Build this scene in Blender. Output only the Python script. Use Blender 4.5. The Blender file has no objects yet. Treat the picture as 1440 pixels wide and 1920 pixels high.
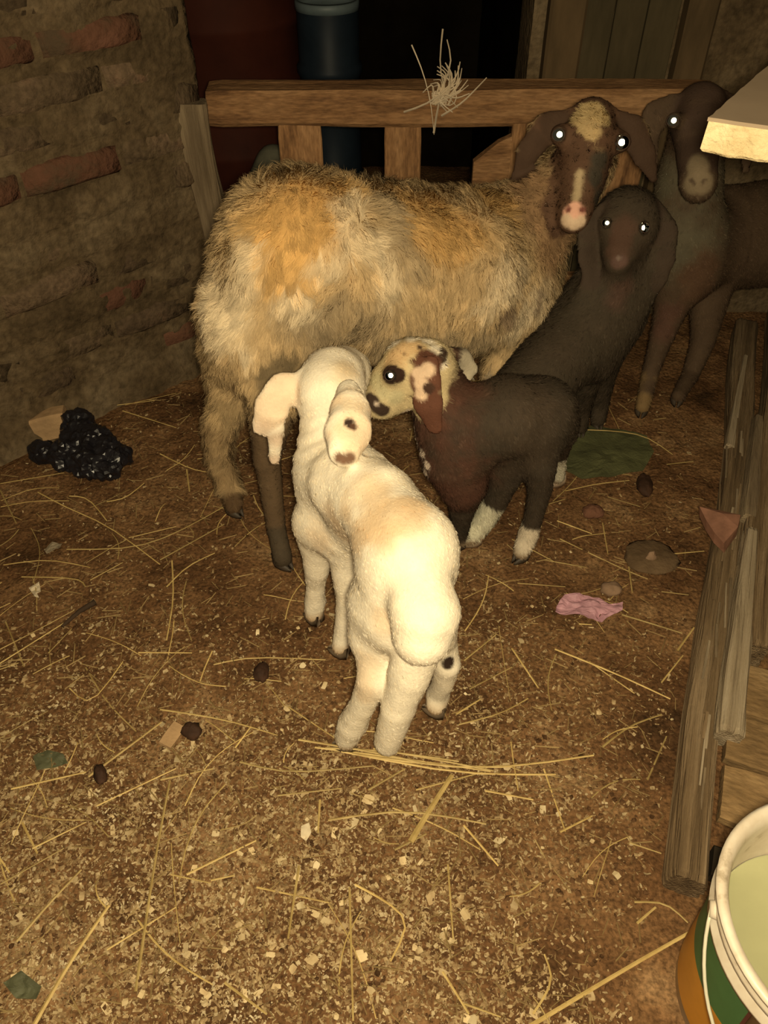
import bpy, math, random
import numpy as np
from mathutils import Vector, Matrix
from mathutils.bvhtree import BVHTree

random.seed(7)
RNG = np.random.default_rng(11)
C = bpy.context.scene.collection
S = bpy.context.scene

# ------------------------------------------------------------------ camera
CAM_H, PITCH, FPX = 1.2, math.radians(44.0), 1478.0       # eye height (m), tilt down, focal length in pixels of a 1440x1920 frame
cam_d = bpy.data.cameras.new('camera')
cam_d.sensor_fit = 'VERTICAL'
cam_d.sensor_height = 24.0
cam_d.lens = 24.0 * FPX / 1920.0
cam_d.clip_start = 0.02
cam = bpy.data.objects.new('camera', cam_d)
C.objects.link(cam)
cam.location = (0, 0, CAM_H)
cam.rotation_euler = (math.pi / 2 - PITCH, 0, 0)
S.camera = cam

# ------------------------------------------------------------------ world, lights, exposure
w = bpy.data.worlds.new('barn_dark')
S.world = w
w.use_nodes = True
w.node_tree.nodes['Background'].inputs[0].default_value = (1.0, 0.80, 0.50, 1)
w.node_tree.nodes['Background'].inputs[1].default_value = 0.035
fl = bpy.data.lights.new('phone_flash', 'POINT')           # the LED of the phone that took the picture
fl.energy = 88.0
fl.color = (1.0, 0.83, 0.53)
fl.shadow_soft_size = 0.03
flash = bpy.data.objects.new('phone_flash', fl)
C.objects.link(flash)
flash.location = (0.018, -0.004, CAM_H + 0.008)
bl = bpy.data.lights.new('barn_bulb', 'POINT')             # weak bulb of the barn, high up behind the photographer
bl.energy = 6.0
bl.color = (1.0, 0.74, 0.42)
bl.shadow_soft_size = 0.05
bulb = bpy.data.objects.new('barn_bulb', bl)
C.objects.link(bulb)
bulb.location = (-0.35, -0.25, 1.9)
S.view_settings.view_transform = 'Standard'
S.view_settings.look = 'None'
S.view_settings.exposure = 0.0
S.view_settings.gamma = 1.0
S.view_settings.use_curve_mapping = False
S.cycles.blur_glossy = 0.0
S.cycles.sample_clamp_indirect = 8.0

# ------------------------------------------------------------------ helpers: measuring
SP, CP = math.sin(PITCH), math.cos(PITCH)

def ray(u, v):
    a, b = (u - 720.0) / FPX, (960.0 - v) / FPX
    return np.array([a, CP + b * SP, -SP + b * CP])

def at(u, v, Y):                    # the point at distance Y ahead that was measured at (u, v)
    d = ray(u, v)
    return np.array([0, 0, CAM_H]) + d * (Y / d[1])

def gd(u, v, z=0.0):                # the point at height z that was measured at (u, v)
    d = ray(u, v)
    return np.array([0, 0, CAM_H]) + d * ((z - CAM_H) / d[2])

# ------------------------------------------------------------------ helpers: noise
def _hash(ix, iy, iz, seed):
    h = (ix.astype(np.int64) * 374761393 + iy.astype(np.int64) * 668265263 + iz.astype(np.int64) * 2147483647 + seed * 974711) & 0xffffffff
    h = ((h ^ (h >> 13)) * 1274126177) & 0xffffffff
    h = ((h ^ (h >> 16)) * 2246822519) & 0xffffffff
    return ((h ^ (h >> 15)) & 0xffffff).astype(np.float64) / float(0xffffff)

def vnoise(p, seed=0):              # smooth value noise, -1..1
    p = np.asarray(p, dtype=np.float64)
    i = np.floor(p)
    f = p - i
    f = f * f * (3 - 2 * f)
    i = i.astype(np.int64)
    out = np.zeros(len(p))
    for dx in (0, 1):
        wx = f[:, 0] if dx else 1 - f[:, 0]
        for dy in (0, 1):
            wy = f[:, 1] if dy else 1 - f[:, 1]
            for dz in (0, 1):
                wz = f[:, 2] if dz else 1 - f[:, 2]
                out += wx * wy * wz * _hash(i[:, 0] + dx, i[:, 1] + dy, i[:, 2] + dz, seed)
    return out * 2 - 1

def fbm(p, octv=3, seed=0):
    p = np.asarray(p, dtype=np.float64)
    s, a, t = 0, 1.0, 0
    for o in range(octv):
        s = s + a * vnoise(p * 2 ** o + 17.3 * o, seed + o)
        t += a
        a *= 0.5
    return s / t

def unit(v):
    v = np.asarray(v, dtype=float)
    return v / (np.linalg.norm(v, axis=-1, keepdims=True) + 1e-12)

# ------------------------------------------------------------------ helpers: meshes
def mesh_np(name, V, F, col=None, smooth=True, normals=None):
    """V (n,3); F (m,3) or (m,4) int array, or a list of such arrays"""
    me = bpy.data.meshes.new(name)
    Fs = F if isinstance(F, list) else [F]
    Fs = [np.asarray(f, dtype=np.int32) for f in Fs if len(f)]
    V = np.asarray(V, dtype=np.float32)
    me.vertices.add(len(V))
    me.vertices.foreach_set('co', V.ravel())
    loops = np.concatenate([f.ravel() for f in Fs])
    tot = np.concatenate([np.full(len(f), f.shape[1], dtype=np.int32) for f in Fs])
    start = np.concatenate([[0], np.cumsum(tot)[:-1]]).astype(np.int32)
    me.loops.add(len(loops))
    me.loops.foreach_set('vertex_index', loops)
    me.polygons.add(len(tot))
    me.polygons.foreach_set('loop_start', start)
    me.polygons.foreach_set('loop_total', tot)
    me.update(calc_edges=True)
    me.polygons.foreach_set('use_smooth', np.full(len(tot), bool(smooth)))
    if col is not None:
        a = me.color_attributes.new('pelage', 'FLOAT_COLOR', 'POINT')
        a.data.foreach_set('color', np.concatenate([col, np.ones((len(V), 1))], 1).astype(np.float32).ravel())
    if normals is not None:
        me.normals_split_custom_set_from_vertices(np.asarray(normals, dtype=np.float32).tolist())
    return me

def link(name, me, mat=None, parent=None, loc=None, rot=None, kind=None):
    o = bpy.data.objects.new(name, me)
    C.objects.link(o)
    if mat is not None and me is not None and len(me.materials) == 0:
        me.materials.append(mat)
    if parent is not None:
        o.parent = parent
    if loc is not None:
        o.location = loc
    if rot is not None:
        o.rotation_euler = rot
    if kind:
        o['kind'] = kind
    return o

def empty(name, loc=(0, 0, 0), rz=0.0):
    o = bpy.data.objects.new(name, None)
    C.objects.link(o)
    o.location = loc
    o.rotation_euler = (0, 0, rz)
    return o

def tag(o, label, cat, group=None, kind=None):
    o['label'] = label
    o['category'] = cat
    if group:
        o['group'] = group
    if kind:
        o['kind'] = kind
    return o

def mesh_py(name, V, F, smooth=False):
    me = bpy.data.meshes.new(name)
    me.from_pydata([tuple(map(float, v)) for v in V], [], F)
    me.update()
    if smooth:
        me.polygons.foreach_set('use_smooth', np.full(len(me.polygons), True))
    return me

def tube(pts, rad, sides=6, flat=1.0, cap=True):
    """swept tube through pts; returns V list, F list"""
    P = np.asarray(pts, float)
    n = len(P)
    rad = np.full(n, rad) if np.isscalar(rad) else np.asarray(rad, float)
    T = np.gradient(P, axis=0)
    T = unit(T)
    up = np.array([0, 0, 1.0])
    if abs(T[0] @ up) > 0.9:
        up = np.array([1.0, 0, 0])
    V, F = [], []
    A = unit(np.cross(T[0], up))
    for i in range(n):
        A = unit(A - T[i] * (A @ T[i]))
        B = np.cross(T[i], A)
        for k in range(sides):
            t = 2 * math.pi * k / sides
            V.append(P[i] + rad[i] * (math.cos(t) * A + flat * math.sin(t) * B))
    for i in range(n - 1):
        for k in range(sides):
            a, b = i * sides + k, i * sides + (k + 1) % sides
            F.append((a, b, b + sides, a + sides))
    if cap:
        F.append(tuple(range(sides))[::-1])
        F.append(tuple((n - 1) * sides + k for k in range(sides)))
    return V, F

def lathe(prof, seg=40, axis=(0, 0)):
    V, F = [], []
    n = len(prof)
    for r, z in prof:
        for k in range(seg):
            t = 2 * math.pi * k / seg
            V.append((axis[0] + r * math.cos(t), axis[1] + r * math.sin(t), z))
    for i in range(n - 1):
        for k in range(seg):
            a, b = i * seg + k, i * seg + (k + 1) % seg
            F.append((a, b, b + seg, a + seg))
    return V, F

def bar(L, W, T, stations=8, amp=0.002, seed=0, ring=12, taper=1.0, cut=0.12, freq=14.0, ends=0.0, groove=0.0):
    """a timber / brick: rounded rectangular section W x T swept along local X from 0 to L, worn by noise. Local Y width, local Z from 0 to T."""
    c = cut * min(W, T)
    if ring > 12:
        ny, nz = max(2, int(ring * W / (W + T) / 2)), max(2, int(ring * T / (W + T) / 2))
        sec = [(-W / 2 + c + (W - 2 * c) * i / ny, 0) for i in range(ny + 1)] + [(W / 2, c + (T - 2 * c) * i / nz) for i in range(nz + 1)]
        sec += [(W / 2 - c - (W - 2 * c) * i / ny, T) for i in range(ny + 1)] + [(-W / 2, T - c - (T - 2 * c) * i / nz) for i in range(nz + 1)]
    elif ring == 12:
        sec = [(-W / 2 + c, 0), (0, 0), (W / 2 - c, 0), (W / 2, c), (W / 2, T / 2), (W / 2, T - c), (W / 2 - c, T), (0, T), (-W / 2 + c, T), (-W / 2, T - c), (-W / 2, T / 2), (-W / 2, c)]
    else:
        sec = [(-W / 2 + c, 0), (W / 2 - c, 0), (W / 2, c), (W / 2, T - c), (W / 2 - c, T), (-W / 2 + c, T), (-W / 2, T - c), (-W / 2, c)]
    m = len(sec)
    V, F = [], []
    for i in range(stations):
        x = L * i / (stations - 1)
        k = 1 + (taper - 1) * i / (stations - 1)
        e = 0.93 if i in (0, stations - 1) else 1.0
        for y, z in sec:
            xx = x
            if ends and i in (0, stations - 1):
                xx += random.uniform(-ends, ends)
            V.append((xx, y * k * e, T / 2 + (z - T / 2) * e))
    V = np.array(V)
    q = V * np.array([freq * 0.35, freq, freq]) + seed * 7.13
    V = V + amp * np.stack([vnoise(q, seed) * 0.6, vnoise(q + 31, seed + 1), vnoise(q + 57, seed + 2)], 1)
    if groove:
        g = vnoise(V * np.array([4.0, 330.0, 330.0]) + seed, seed + 5)
        rad_ = V * np.array([0, 1, 1]) - np.array([0, 0, T / 2])
        V = V + unit(rad_) * (groove * g)[:, None]
    for i in range(stations - 1):
        for k in range(m):
            a, b = i * m + k, i * m + (k + 1) % m
            F.append((a, a + m, b + m, b))
    F.append(tuple(range(m)))
    F.append(tuple((stations - 1) * m + k for k in range(m))[::-1])
    return V, F

def place(V, origin, xdir, zdir=(0, 0, 1)):
    x = unit(xdir)
    z = np.asarray(zdir, float)
    z = unit(z - x * (x @ z))
    y = np.cross(z, x)
    return np.asarray(origin) + np.outer(np.asarray(V)[:, 0], x) + np.outer(np.asarray(V)[:, 1], y) + np.outer(np.asarray(V)[:, 2], z)

def timber(name, shape, mat, parent, origin, xdir, zdir=(0, 0, 1), smooth=False):
    """a bar laid from origin along xdir, in its own frame so that the grain follows its length"""
    V, F = shape
    x = unit(xdir)
    z = np.asarray(zdir, float)
    z = unit(z - x * (x @ z))
    y = np.cross(z, x)
    o = link(name, mesh_py(name, V, F, smooth), mat, parent=parent)
    pl = np.array(parent.location) if parent is not None else np.zeros(3)
    m = np.eye(4)
    m[:3, 0], m[:3, 1], m[:3, 2], m[:3, 3] = x, y, z, np.asarray(origin, float) - pl
    o.matrix_basis = Matrix(m.tolist())
    return o

# ------------------------------------------------------------------ helpers: materials
def material(name, stops, scale=8.0, detail=6.0, rough=0.85, bump=0.0, bscale=60.0, spec=0.25, stretch=(1, 1, 1),
             attr=None, vary=0.0, sheen=0.0, metal=0.0, fine=None, coat=0.0, sub=0.0):
    m = bpy.data.materials.new(name)
    m.use_nodes = True
    nt = m.node_tree
    N, Lk = nt.nodes, nt.links
    b = N['Principled BSDF']
    b.inputs['Roughness'].default_value = rough
    b.inputs['Specular IOR Level'].default_value = spec
    b.inputs['Metallic'].default_value = metal
    b.inputs['Sheen Weight'].default_value = sheen
    b.inputs['Sheen Roughness'].default_value = 0.5
    b.inputs['Coat Weight'].default_value = coat
    tc = N.new('ShaderNodeTexCoord')
    mp = N.new('ShaderNodeMapping')
    mp.inputs['Scale'].default_value = stretch
    Lk.new(tc.outputs['Object'], mp.inputs['Vector'])
    vec = mp.outputs['Vector']
    if vary:
        oi = N.new('ShaderNodeObjectInfo')
        ad = N.new('ShaderNodeVectorMath')
        ad.operation = 'ADD'
        ml = N.new('ShaderNodeMath')
        ml.operation = 'MULTIPLY'
        ml.inputs[1].default_value = 31.0
        Lk.new(oi.outputs['Random'], ml.inputs[0])
        Lk.new(vec, ad.inputs[0])
        Lk.new(ml.outputs[0], ad.inputs[1])
        vec = ad.outputs[0]
    nz = N.new('ShaderNodeTexNoise')
    nz.inputs['Scale'].default_value = scale
    nz.inputs['Detail'].default_value = detail
    nz.inputs['Roughness'].default_value = 0.62
    Lk.new(vec, nz.inputs['Vector'])
    rp = N.new('ShaderNodeValToRGB')
    el = rp.color_ramp.elements
    el[0].position, el[0].color = stops[0][0], (*stops[0][1], 1)
    el[1].position, el[1].color = stops[-1][0], (*stops[-1][1], 1)
    for p, c in stops[1:-1]:
        e = el.new(p)
        e.color = (*c, 1)
    Lk.new(nz.outputs['Fac'], rp.inputs['Fac'])
    col = rp.outputs['Color']
    if fine:                        # fine specks: (scale, lo, hi)
        n2 = N.new('ShaderNodeTexNoise')
        n2.inputs['Scale'].default_value = fine[0]
        n2.inputs['Detail'].default_value = 3
        Lk.new(vec, n2.inputs['Vector'])
        mr = N.new('ShaderNodeMapRange')
        mr.inputs['From Min'].default_value, mr.inputs['From Max'].default_value = 0.3, 0.7
        mr.inputs['To Min'].default_value, mr.inputs['To Max'].default_value = fine[1], fine[2]
        Lk.new(n2.outputs['Fac'], mr.inputs['Value'])
        mx = N.new('ShaderNodeVectorMath')
        mx.operation = 'MULTIPLY'
        Lk.new(col, mx.inputs[0])
        Lk.new(mr.outputs[0], mx.inputs[1])
        col = mx.outputs[0]
    if vary:
        mr = N.new('ShaderNodeMapRange')
        mr.inputs['To Min'].default_value, mr.inputs['To Max'].default_value = 1 - vary, 1 + vary
        Lk.new(oi.outputs['Random'], mr.inputs['Value'])
        mx = N.new('ShaderNodeVectorMath')
        mx.operation = 'MULTIPLY'
        Lk.new(col, mx.inputs[0])
        Lk.new(mr.outputs[0], mx.inputs[1])
        col = mx.outputs[0]
    if attr:
        at_ = N.new('ShaderNodeAttribute')
        at_.attribute_name = attr
        mx = N.new('ShaderNodeVectorMath')
        mx.operation = 'MULTIPLY'
        Lk.new(col, mx.inputs[0])
        Lk.new(at_.outputs['Color'], mx.inputs[1])
        col = mx.outputs[0]
    Lk.new(col, b.inputs['Base Color'])
    if bump:
        n3 = N.new('ShaderNodeTexNoise')
        n3.inputs['Scale'].default_value = bscale
        n3.inputs['Detail'].default_value = 5
        Lk.new(vec, n3.inputs['Vector'])
        bp = N.new('ShaderNodeBump')
        bp.inputs['Strength'].default_value = bump
        bp.inputs['Distance'].default_value = 0.01
        Lk.new(n3.outputs['Fac'], bp.inputs['Height'])
        Lk.new(bp.outputs['Normal'], b.inputs['Normal'])
    return m

def plain(name, c, rough=0.6, spec=0.3, var=0.15, scale=20, **k):
    lo = tuple(x * (1 - var) for x in c)
    hi = tuple(min(1, x * (1 + var)) for x in c)
    return material(name, [(0.3, lo), (0.7, hi)], scale=scale, rough=rough, spec=spec, **k)

MAT = dict(
    dirt=material('trampled_dirt', [(0.30, (0.045, 0.024, 0.011)), (0.44, (0.115, 0.058, 0.025)), (0.56, (0.175, 0.095, 0.042)), (0.72, (0.30, 0.19, 0.095))],
                  scale=5.0, detail=9, rough=0.95, bump=0.7, bscale=90, spec=0.1, fine=(170.0, 0.55, 1.5)),
    crumb=material('dung_crumb', [(0.3, (0.05, 0.026, 0.012)), (0.7, (0.16, 0.085, 0.04))], scale=25, rough=0.95, spec=0.1),
    chip=material('wood_chip', [(0.3, (0.30, 0.20, 0.10)), (0.5, (0.52, 0.40, 0.22)), (0.7, (0.72, 0.60, 0.38))], scale=14, rough=0.8, spec=0.2, vary=0.22),
    flake=material('sawdust_flake', [(0.30, (0.09, 0.055, 0.026)), (0.46, (0.24, 0.155, 0.075)), (0.60, (0.40, 0.29, 0.15)), (0.74, (0.66, 0.53, 0.33))], scale=60, rough=0.85, spec=0.15),
    straw=material('straw', [(0.3, (0.34, 0.23, 0.075)), (0.7, (0.58, 0.43, 0.17))], scale=30, rough=0.6, spec=0.3, vary=0.35),
    straw_bits=material('chopped_straw', [(0.3, (0.17, 0.11, 0.045)), (0.7, (0.42, 0.30, 0.13))], scale=6, rough=0.75, spec=0.2),
    mud=material('mud_plaster', [(0.28, (0.050, 0.034, 0.018)), (0.5, (0.105, 0.073, 0.040)), (0.75, (0.175, 0.130, 0.078))], scale=6, detail=9, rough=0.95, bump=0.9, bscale=55, spec=0.1, fine=(60.0, 0.7, 1.3)),
    brick=material('mud_smeared_brick', [(0.30, (0.055, 0.038, 0.022)), (0.48, (0.098, 0.068, 0.040)), (0.62, (0.125, 0.084, 0.052)), (0.76, (0.15, 0.082, 0.05))], scale=7, detail=8, rough=0.95, bump=0.8, bscale=70, spec=0.1, vary=0.3, fine=(80.0, 0.7, 1.3)),
    red_brick=material('bare_red_brick', [(0.38, (0.085, 0.058, 0.035)), (0.52, (0.125, 0.060, 0.036)), (0.72, (0.18, 0.085, 0.055))], scale=10, detail=8, rough=0.95, bump=0.7, bscale=70, spec=0.1, vary=0.2),
    gate=material('gate_timber', [(0.3, (0.12, 0.058, 0.025)), (0.48, (0.26, 0.135, 0.058)), (0.7, (0.37, 0.21, 0.10))], scale=5, detail=8, rough=0.85, bump=0.35, bscale=40, stretch=(1.0, 5, 5), vary=0.12, fine=(40.0, 0.75, 1.2)),
    grey_wood=material('weathered_timber', [(0.3, (0.10, 0.07, 0.04)), (0.5, (0.19, 0.14, 0.085)), (0.7, (0.30, 0.23, 0.14))], scale=5, detail=8, rough=0.9, bump=0.5, bscale=35, stretch=(0.6, 8, 8), vary=0.1),
    beam=material('old_beam', [(0.28, (0.09, 0.058, 0.029)), (0.5, (0.19, 0.128, 0.068)), (0.72, (0.33, 0.24, 0.145))], scale=6, detail=9, rough=0.9, bump=0.8, bscale=30, stretch=(0.35, 9, 9), vary=0.08),
    pale_wood=material('split_pale_wood', [(0.28, (0.16, 0.115, 0.07)), (0.5, (0.33, 0.26, 0.17)), (0.72, (0.46, 0.38, 0.27))], scale=6, detail=9, rough=0.85, bump=0.6, bscale=30, stretch=(0.4, 9, 9), vary=0.08),
    deck=material('deck_board', [(0.28, (0.14, 0.085, 0.035)), (0.5, (0.23, 0.145, 0.065)), (0.72, (0.33, 0.225, 0.11))], scale=4, detail=8, rough=0.9, bump=0.4, bscale=40, stretch=(1.2, 3, 3), vary=0.12, fine=(50.0, 0.8, 1.2)),
    dark_wood=material('dark_timber', [(0.3, (0.02, 0.016, 0.01)), (0.7, (0.06, 0.045, 0.03))], scale=6, rough=0.95, spec=0.1),  # very dark timber; on the deck's gap blocks the colour stands for shade
    door=material('dim_door_boards', [(0.3, (0.040, 0.032, 0.017)), (0.7, (0.070, 0.054, 0.030))], scale=5, rough=0.9, spec=0.1, stretch=(1, 4, 4), vary=0.15),
    frame=material('door_frame_wood', [(0.3, (0.055, 0.038, 0.020)), (0.7, (0.10, 0.066, 0.034))], scale=5, rough=0.9, spec=0.1, stretch=(1, 4, 4), vary=0.1),
    void=material('near_black_wall', [(0.3, (0.004, 0.003, 0.002)), (0.7, (0.012, 0.009, 0.006))], scale=5, rough=1.0, spec=0.0),  # store room walls, near-black all over
    red_drum=material('rusty_red_drum', [(0.3, (0.030, 0.008, 0.005)), (0.7, (0.055, 0.014, 0.008))], scale=5, rough=0.7, spec=0.1),
    blue=plain('dark_blue_plastic', (0.010, 0.016, 0.024), rough=0.5, spec=0.15),
    blue_rim=plain('blue_grey_rim', (0.10, 0.13, 0.14), rough=0.5),
    plastic_black=plain('black_plastic_film', (0.012, 0.011, 0.014), rough=0.32, spec=0.4),
    tan=plain('tan_brick', (0.42, 0.27, 0.14), rough=0.9, var=0.2, bump=0.3),
    pink=plain('pink_paper', (0.46, 0.25, 0.30), rough=0.6, var=0.2, scale=40),
    red_scrap=plain('faded_red_film', (0.29, 0.145, 0.095), rough=0.6, var=0.3, scale=30),
    green_cloth=plain('dull_green_sack', (0.082, 0.085, 0.034), rough=0.9, var=0.3, scale=12, bump=0.3, bscale=200),
    dung=material('grey_dung', [(0.3, (0.08, 0.050, 0.026)), (0.7, (0.16, 0.105, 0.058))], scale=14, rough=0.9, bump=0.5, bscale=60, spec=0.15),
    dark_dung=material('dark_dung', [(0.3, (0.022, 0.011, 0.006)), (0.7, (0.065, 0.03, 0.016))], scale=20, rough=0.8, bump=0.4, spec=0.25),
    stone=plain('pinkish_stone', (0.25, 0.16, 0.10), rough=0.9, var=0.25, bump=0.3),
    leaf=plain('withered_green_leaf', (0.085, 0.088, 0.046), rough=0.7, var=0.3),
    scrap=plain('white_scrap', (0.62, 0.52, 0.36), rough=0.8, var=0.15),
    board_face=plain('grey_board_face', (0.30, 0.225, 0.15), rough=0.85, var=0.10, scale=8),
    board_edge=material('pale_board_edge', [(0.3, (0.50, 0.38, 0.20)), (0.7, (0.72, 0.60, 0.36))], scale=30, rough=0.9, bump=0.6, bscale=150),
    post=plain('rough_post', (0.16, 0.11, 0.06), rough=0.9, var=0.3),
    bucket=material('grubby_white_plastic', [(0.30, (0.30, 0.24, 0.16)), (0.42, (0.56, 0.48, 0.37)), (0.70, (0.66, 0.60, 0.49))], scale=28, detail=10, rough=0.42, spec=0.45),
    label_green=plain('green_label', (0.055, 0.150, 0.050), rough=0.45, var=0.12, spec=0.4),
    label_orange=plain('orange_label', (0.55, 0.24, 0.028), rough=0.45, var=0.1, spec=0.4),
    label_edge=plain('dark_red_seam', (0.10, 0.03, 0.02), rough=0.6),
    wire=plain('pale_wire', (0.55, 0.52, 0.40), rough=0.35, spec=0.5),
    slop=plain('cloudy_green_water', (0.36, 0.36, 0.20), rough=0.18, var=0.1, scale=6, spec=0.5),
    twig=plain('dark_twig', (0.05, 0.03, 0.017), rough=0.9, var=0.3),
    thread=plain('pale_straw_thread', (0.55, 0.45, 0.32), rough=0.6, var=0.25),
    pelage=material('short_coat', [(0.3, (0.86, 0.86, 0.86)), (0.7, (1.1, 1.1, 1.1))], scale=30, rough=0.8, spec=0.12, attr='pelage', bump=0.15, bscale=220),
    hair=material('coat_hair', [(0.3, (0.9, 0.9, 0.9)), (0.7, (1.08, 1.08, 1.08))], scale=40, rough=0.75, spec=0.15, attr='pelage'),
    hoof=plain('dark_hoof', (0.055, 0.042, 0.030), rough=0.6, var=0.3),
    hoof_brown=plain('brown_hoof', (0.13, 0.095, 0.062), rough=0.6, var=0.35),
    hoof_pale=plain('pale_hoof', (0.30, 0.22, 0.15), rough=0.6, var=0.3),
)

def eye_materials():
    g = bpy.data.materials.new('eye_lens')
    g.use_nodes = True
    nt = g.node_tree
    nt.nodes.clear()
    out = nt.nodes.new('ShaderNodeOutputMaterial')
    rf = nt.nodes.new('ShaderNodeBsdfRefraction')
    rf.inputs['IOR'].default_value = 2.0
    rf.inputs['Roughness'].default_value = 0.0
    rf.inputs['Color'].default_value = (1, 1, 1, 1)
    nt.links.new(rf.outputs[0], out.inputs[0])
    t = bpy.data.materials.new('tapetum')          # the reflecting layer at the back of a sheep's eye, which throws the flash back
    t.use_nodes = True
    b = t.node_tree.nodes['Principled BSDF']
    b.inputs['Base Color'].default_value = (0.9, 0.95, 0.85, 1)
    b.inputs['Metallic'].default_value = 1.0
    b.inputs['Roughness'].default_value = 0.0
    return g, t
EYE_G, EYE_T = eye_materials()
EYE_SKIN = plain('eyelid', (0.045, 0.026, 0.017), rough=0.6)

# ------------------------------------------------------------------ helpers: one continuous body from blended limbs
def surface_nets(f, org, h):
    s = f < 0
    nx, ny, nz = f.shape
    cs = np.zeros((nx - 1, ny - 1, nz - 1), np.int8)
    corners = [(i, j, k) for i in (0, 1) for j in (0, 1) for k in (0, 1)]
    for i, j, k in corners:
        cs += s[i:nx - 1 + i, j:ny - 1 + j, k:nz - 1 + k]
    act = (cs > 0) & (cs < 8)
    idx = np.argwhere(act)
    imap = np.full(act.shape, -1, np.int64)
    imap[act] = np.arange(len(idx))
    acc = np.zeros((len(idx), 3))
    cnt = np.zeros(len(idx))
    g = lambda c: f[idx[:, 0] + c[0], idx[:, 1] + c[1], idx[:, 2] + c[2]]
    for a in corners:
        for ax in range(3):
            if a[ax] == 0:
                b = list(a)
                b[ax] = 1
                fa, fb = g(a), g(b)
                m = (fa < 0) != (fb < 0)
                t = np.where(m, fa / np.where(m, fa - fb, 1), 0)
                p = np.tile(np.array(a, float), (len(idx), 1))
                p[:, ax] += t
                acc += np.where(m[:, None], p, 0)
                cnt += m
    V = (idx + acc / cnt[:, None]) * h + org
    Q = []
    for ax in range(3):
        o1, o2 = [(1, 2), (2, 0), (0, 1)][ax]
        sl0 = [slice(1, -1)] * 3
        sl1 = [slice(1, -1)] * 3
        sl0[ax] = slice(0, -1)
        sl1[ax] = slice(1, None)
        s0, s1 = s[tuple(sl0)], s[tuple(sl1)]
        e = np.argwhere(s0 != s1)
        fl_ = s0[s0 != s1]
        base = e.copy()
        for d in range(3):
            if d != ax:
                base[:, d] += 1
        def cell(d1, d2):
            c = base.copy()
            c[:, o1] -= d1
            c[:, o2] -= d2
            return imap[c[:, 0], c[:, 1], c[:, 2]]
        q = np.stack([cell(1, 1), cell(0, 1), cell(0, 0), cell(1, 0)], 1)
        q[~fl_] = q[~fl_][:, ::-1]
        Q.append(q)
    Q = np.concatenate(Q)
    Q = Q[(Q >= 0).all(1)]
    return V, Q

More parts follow.
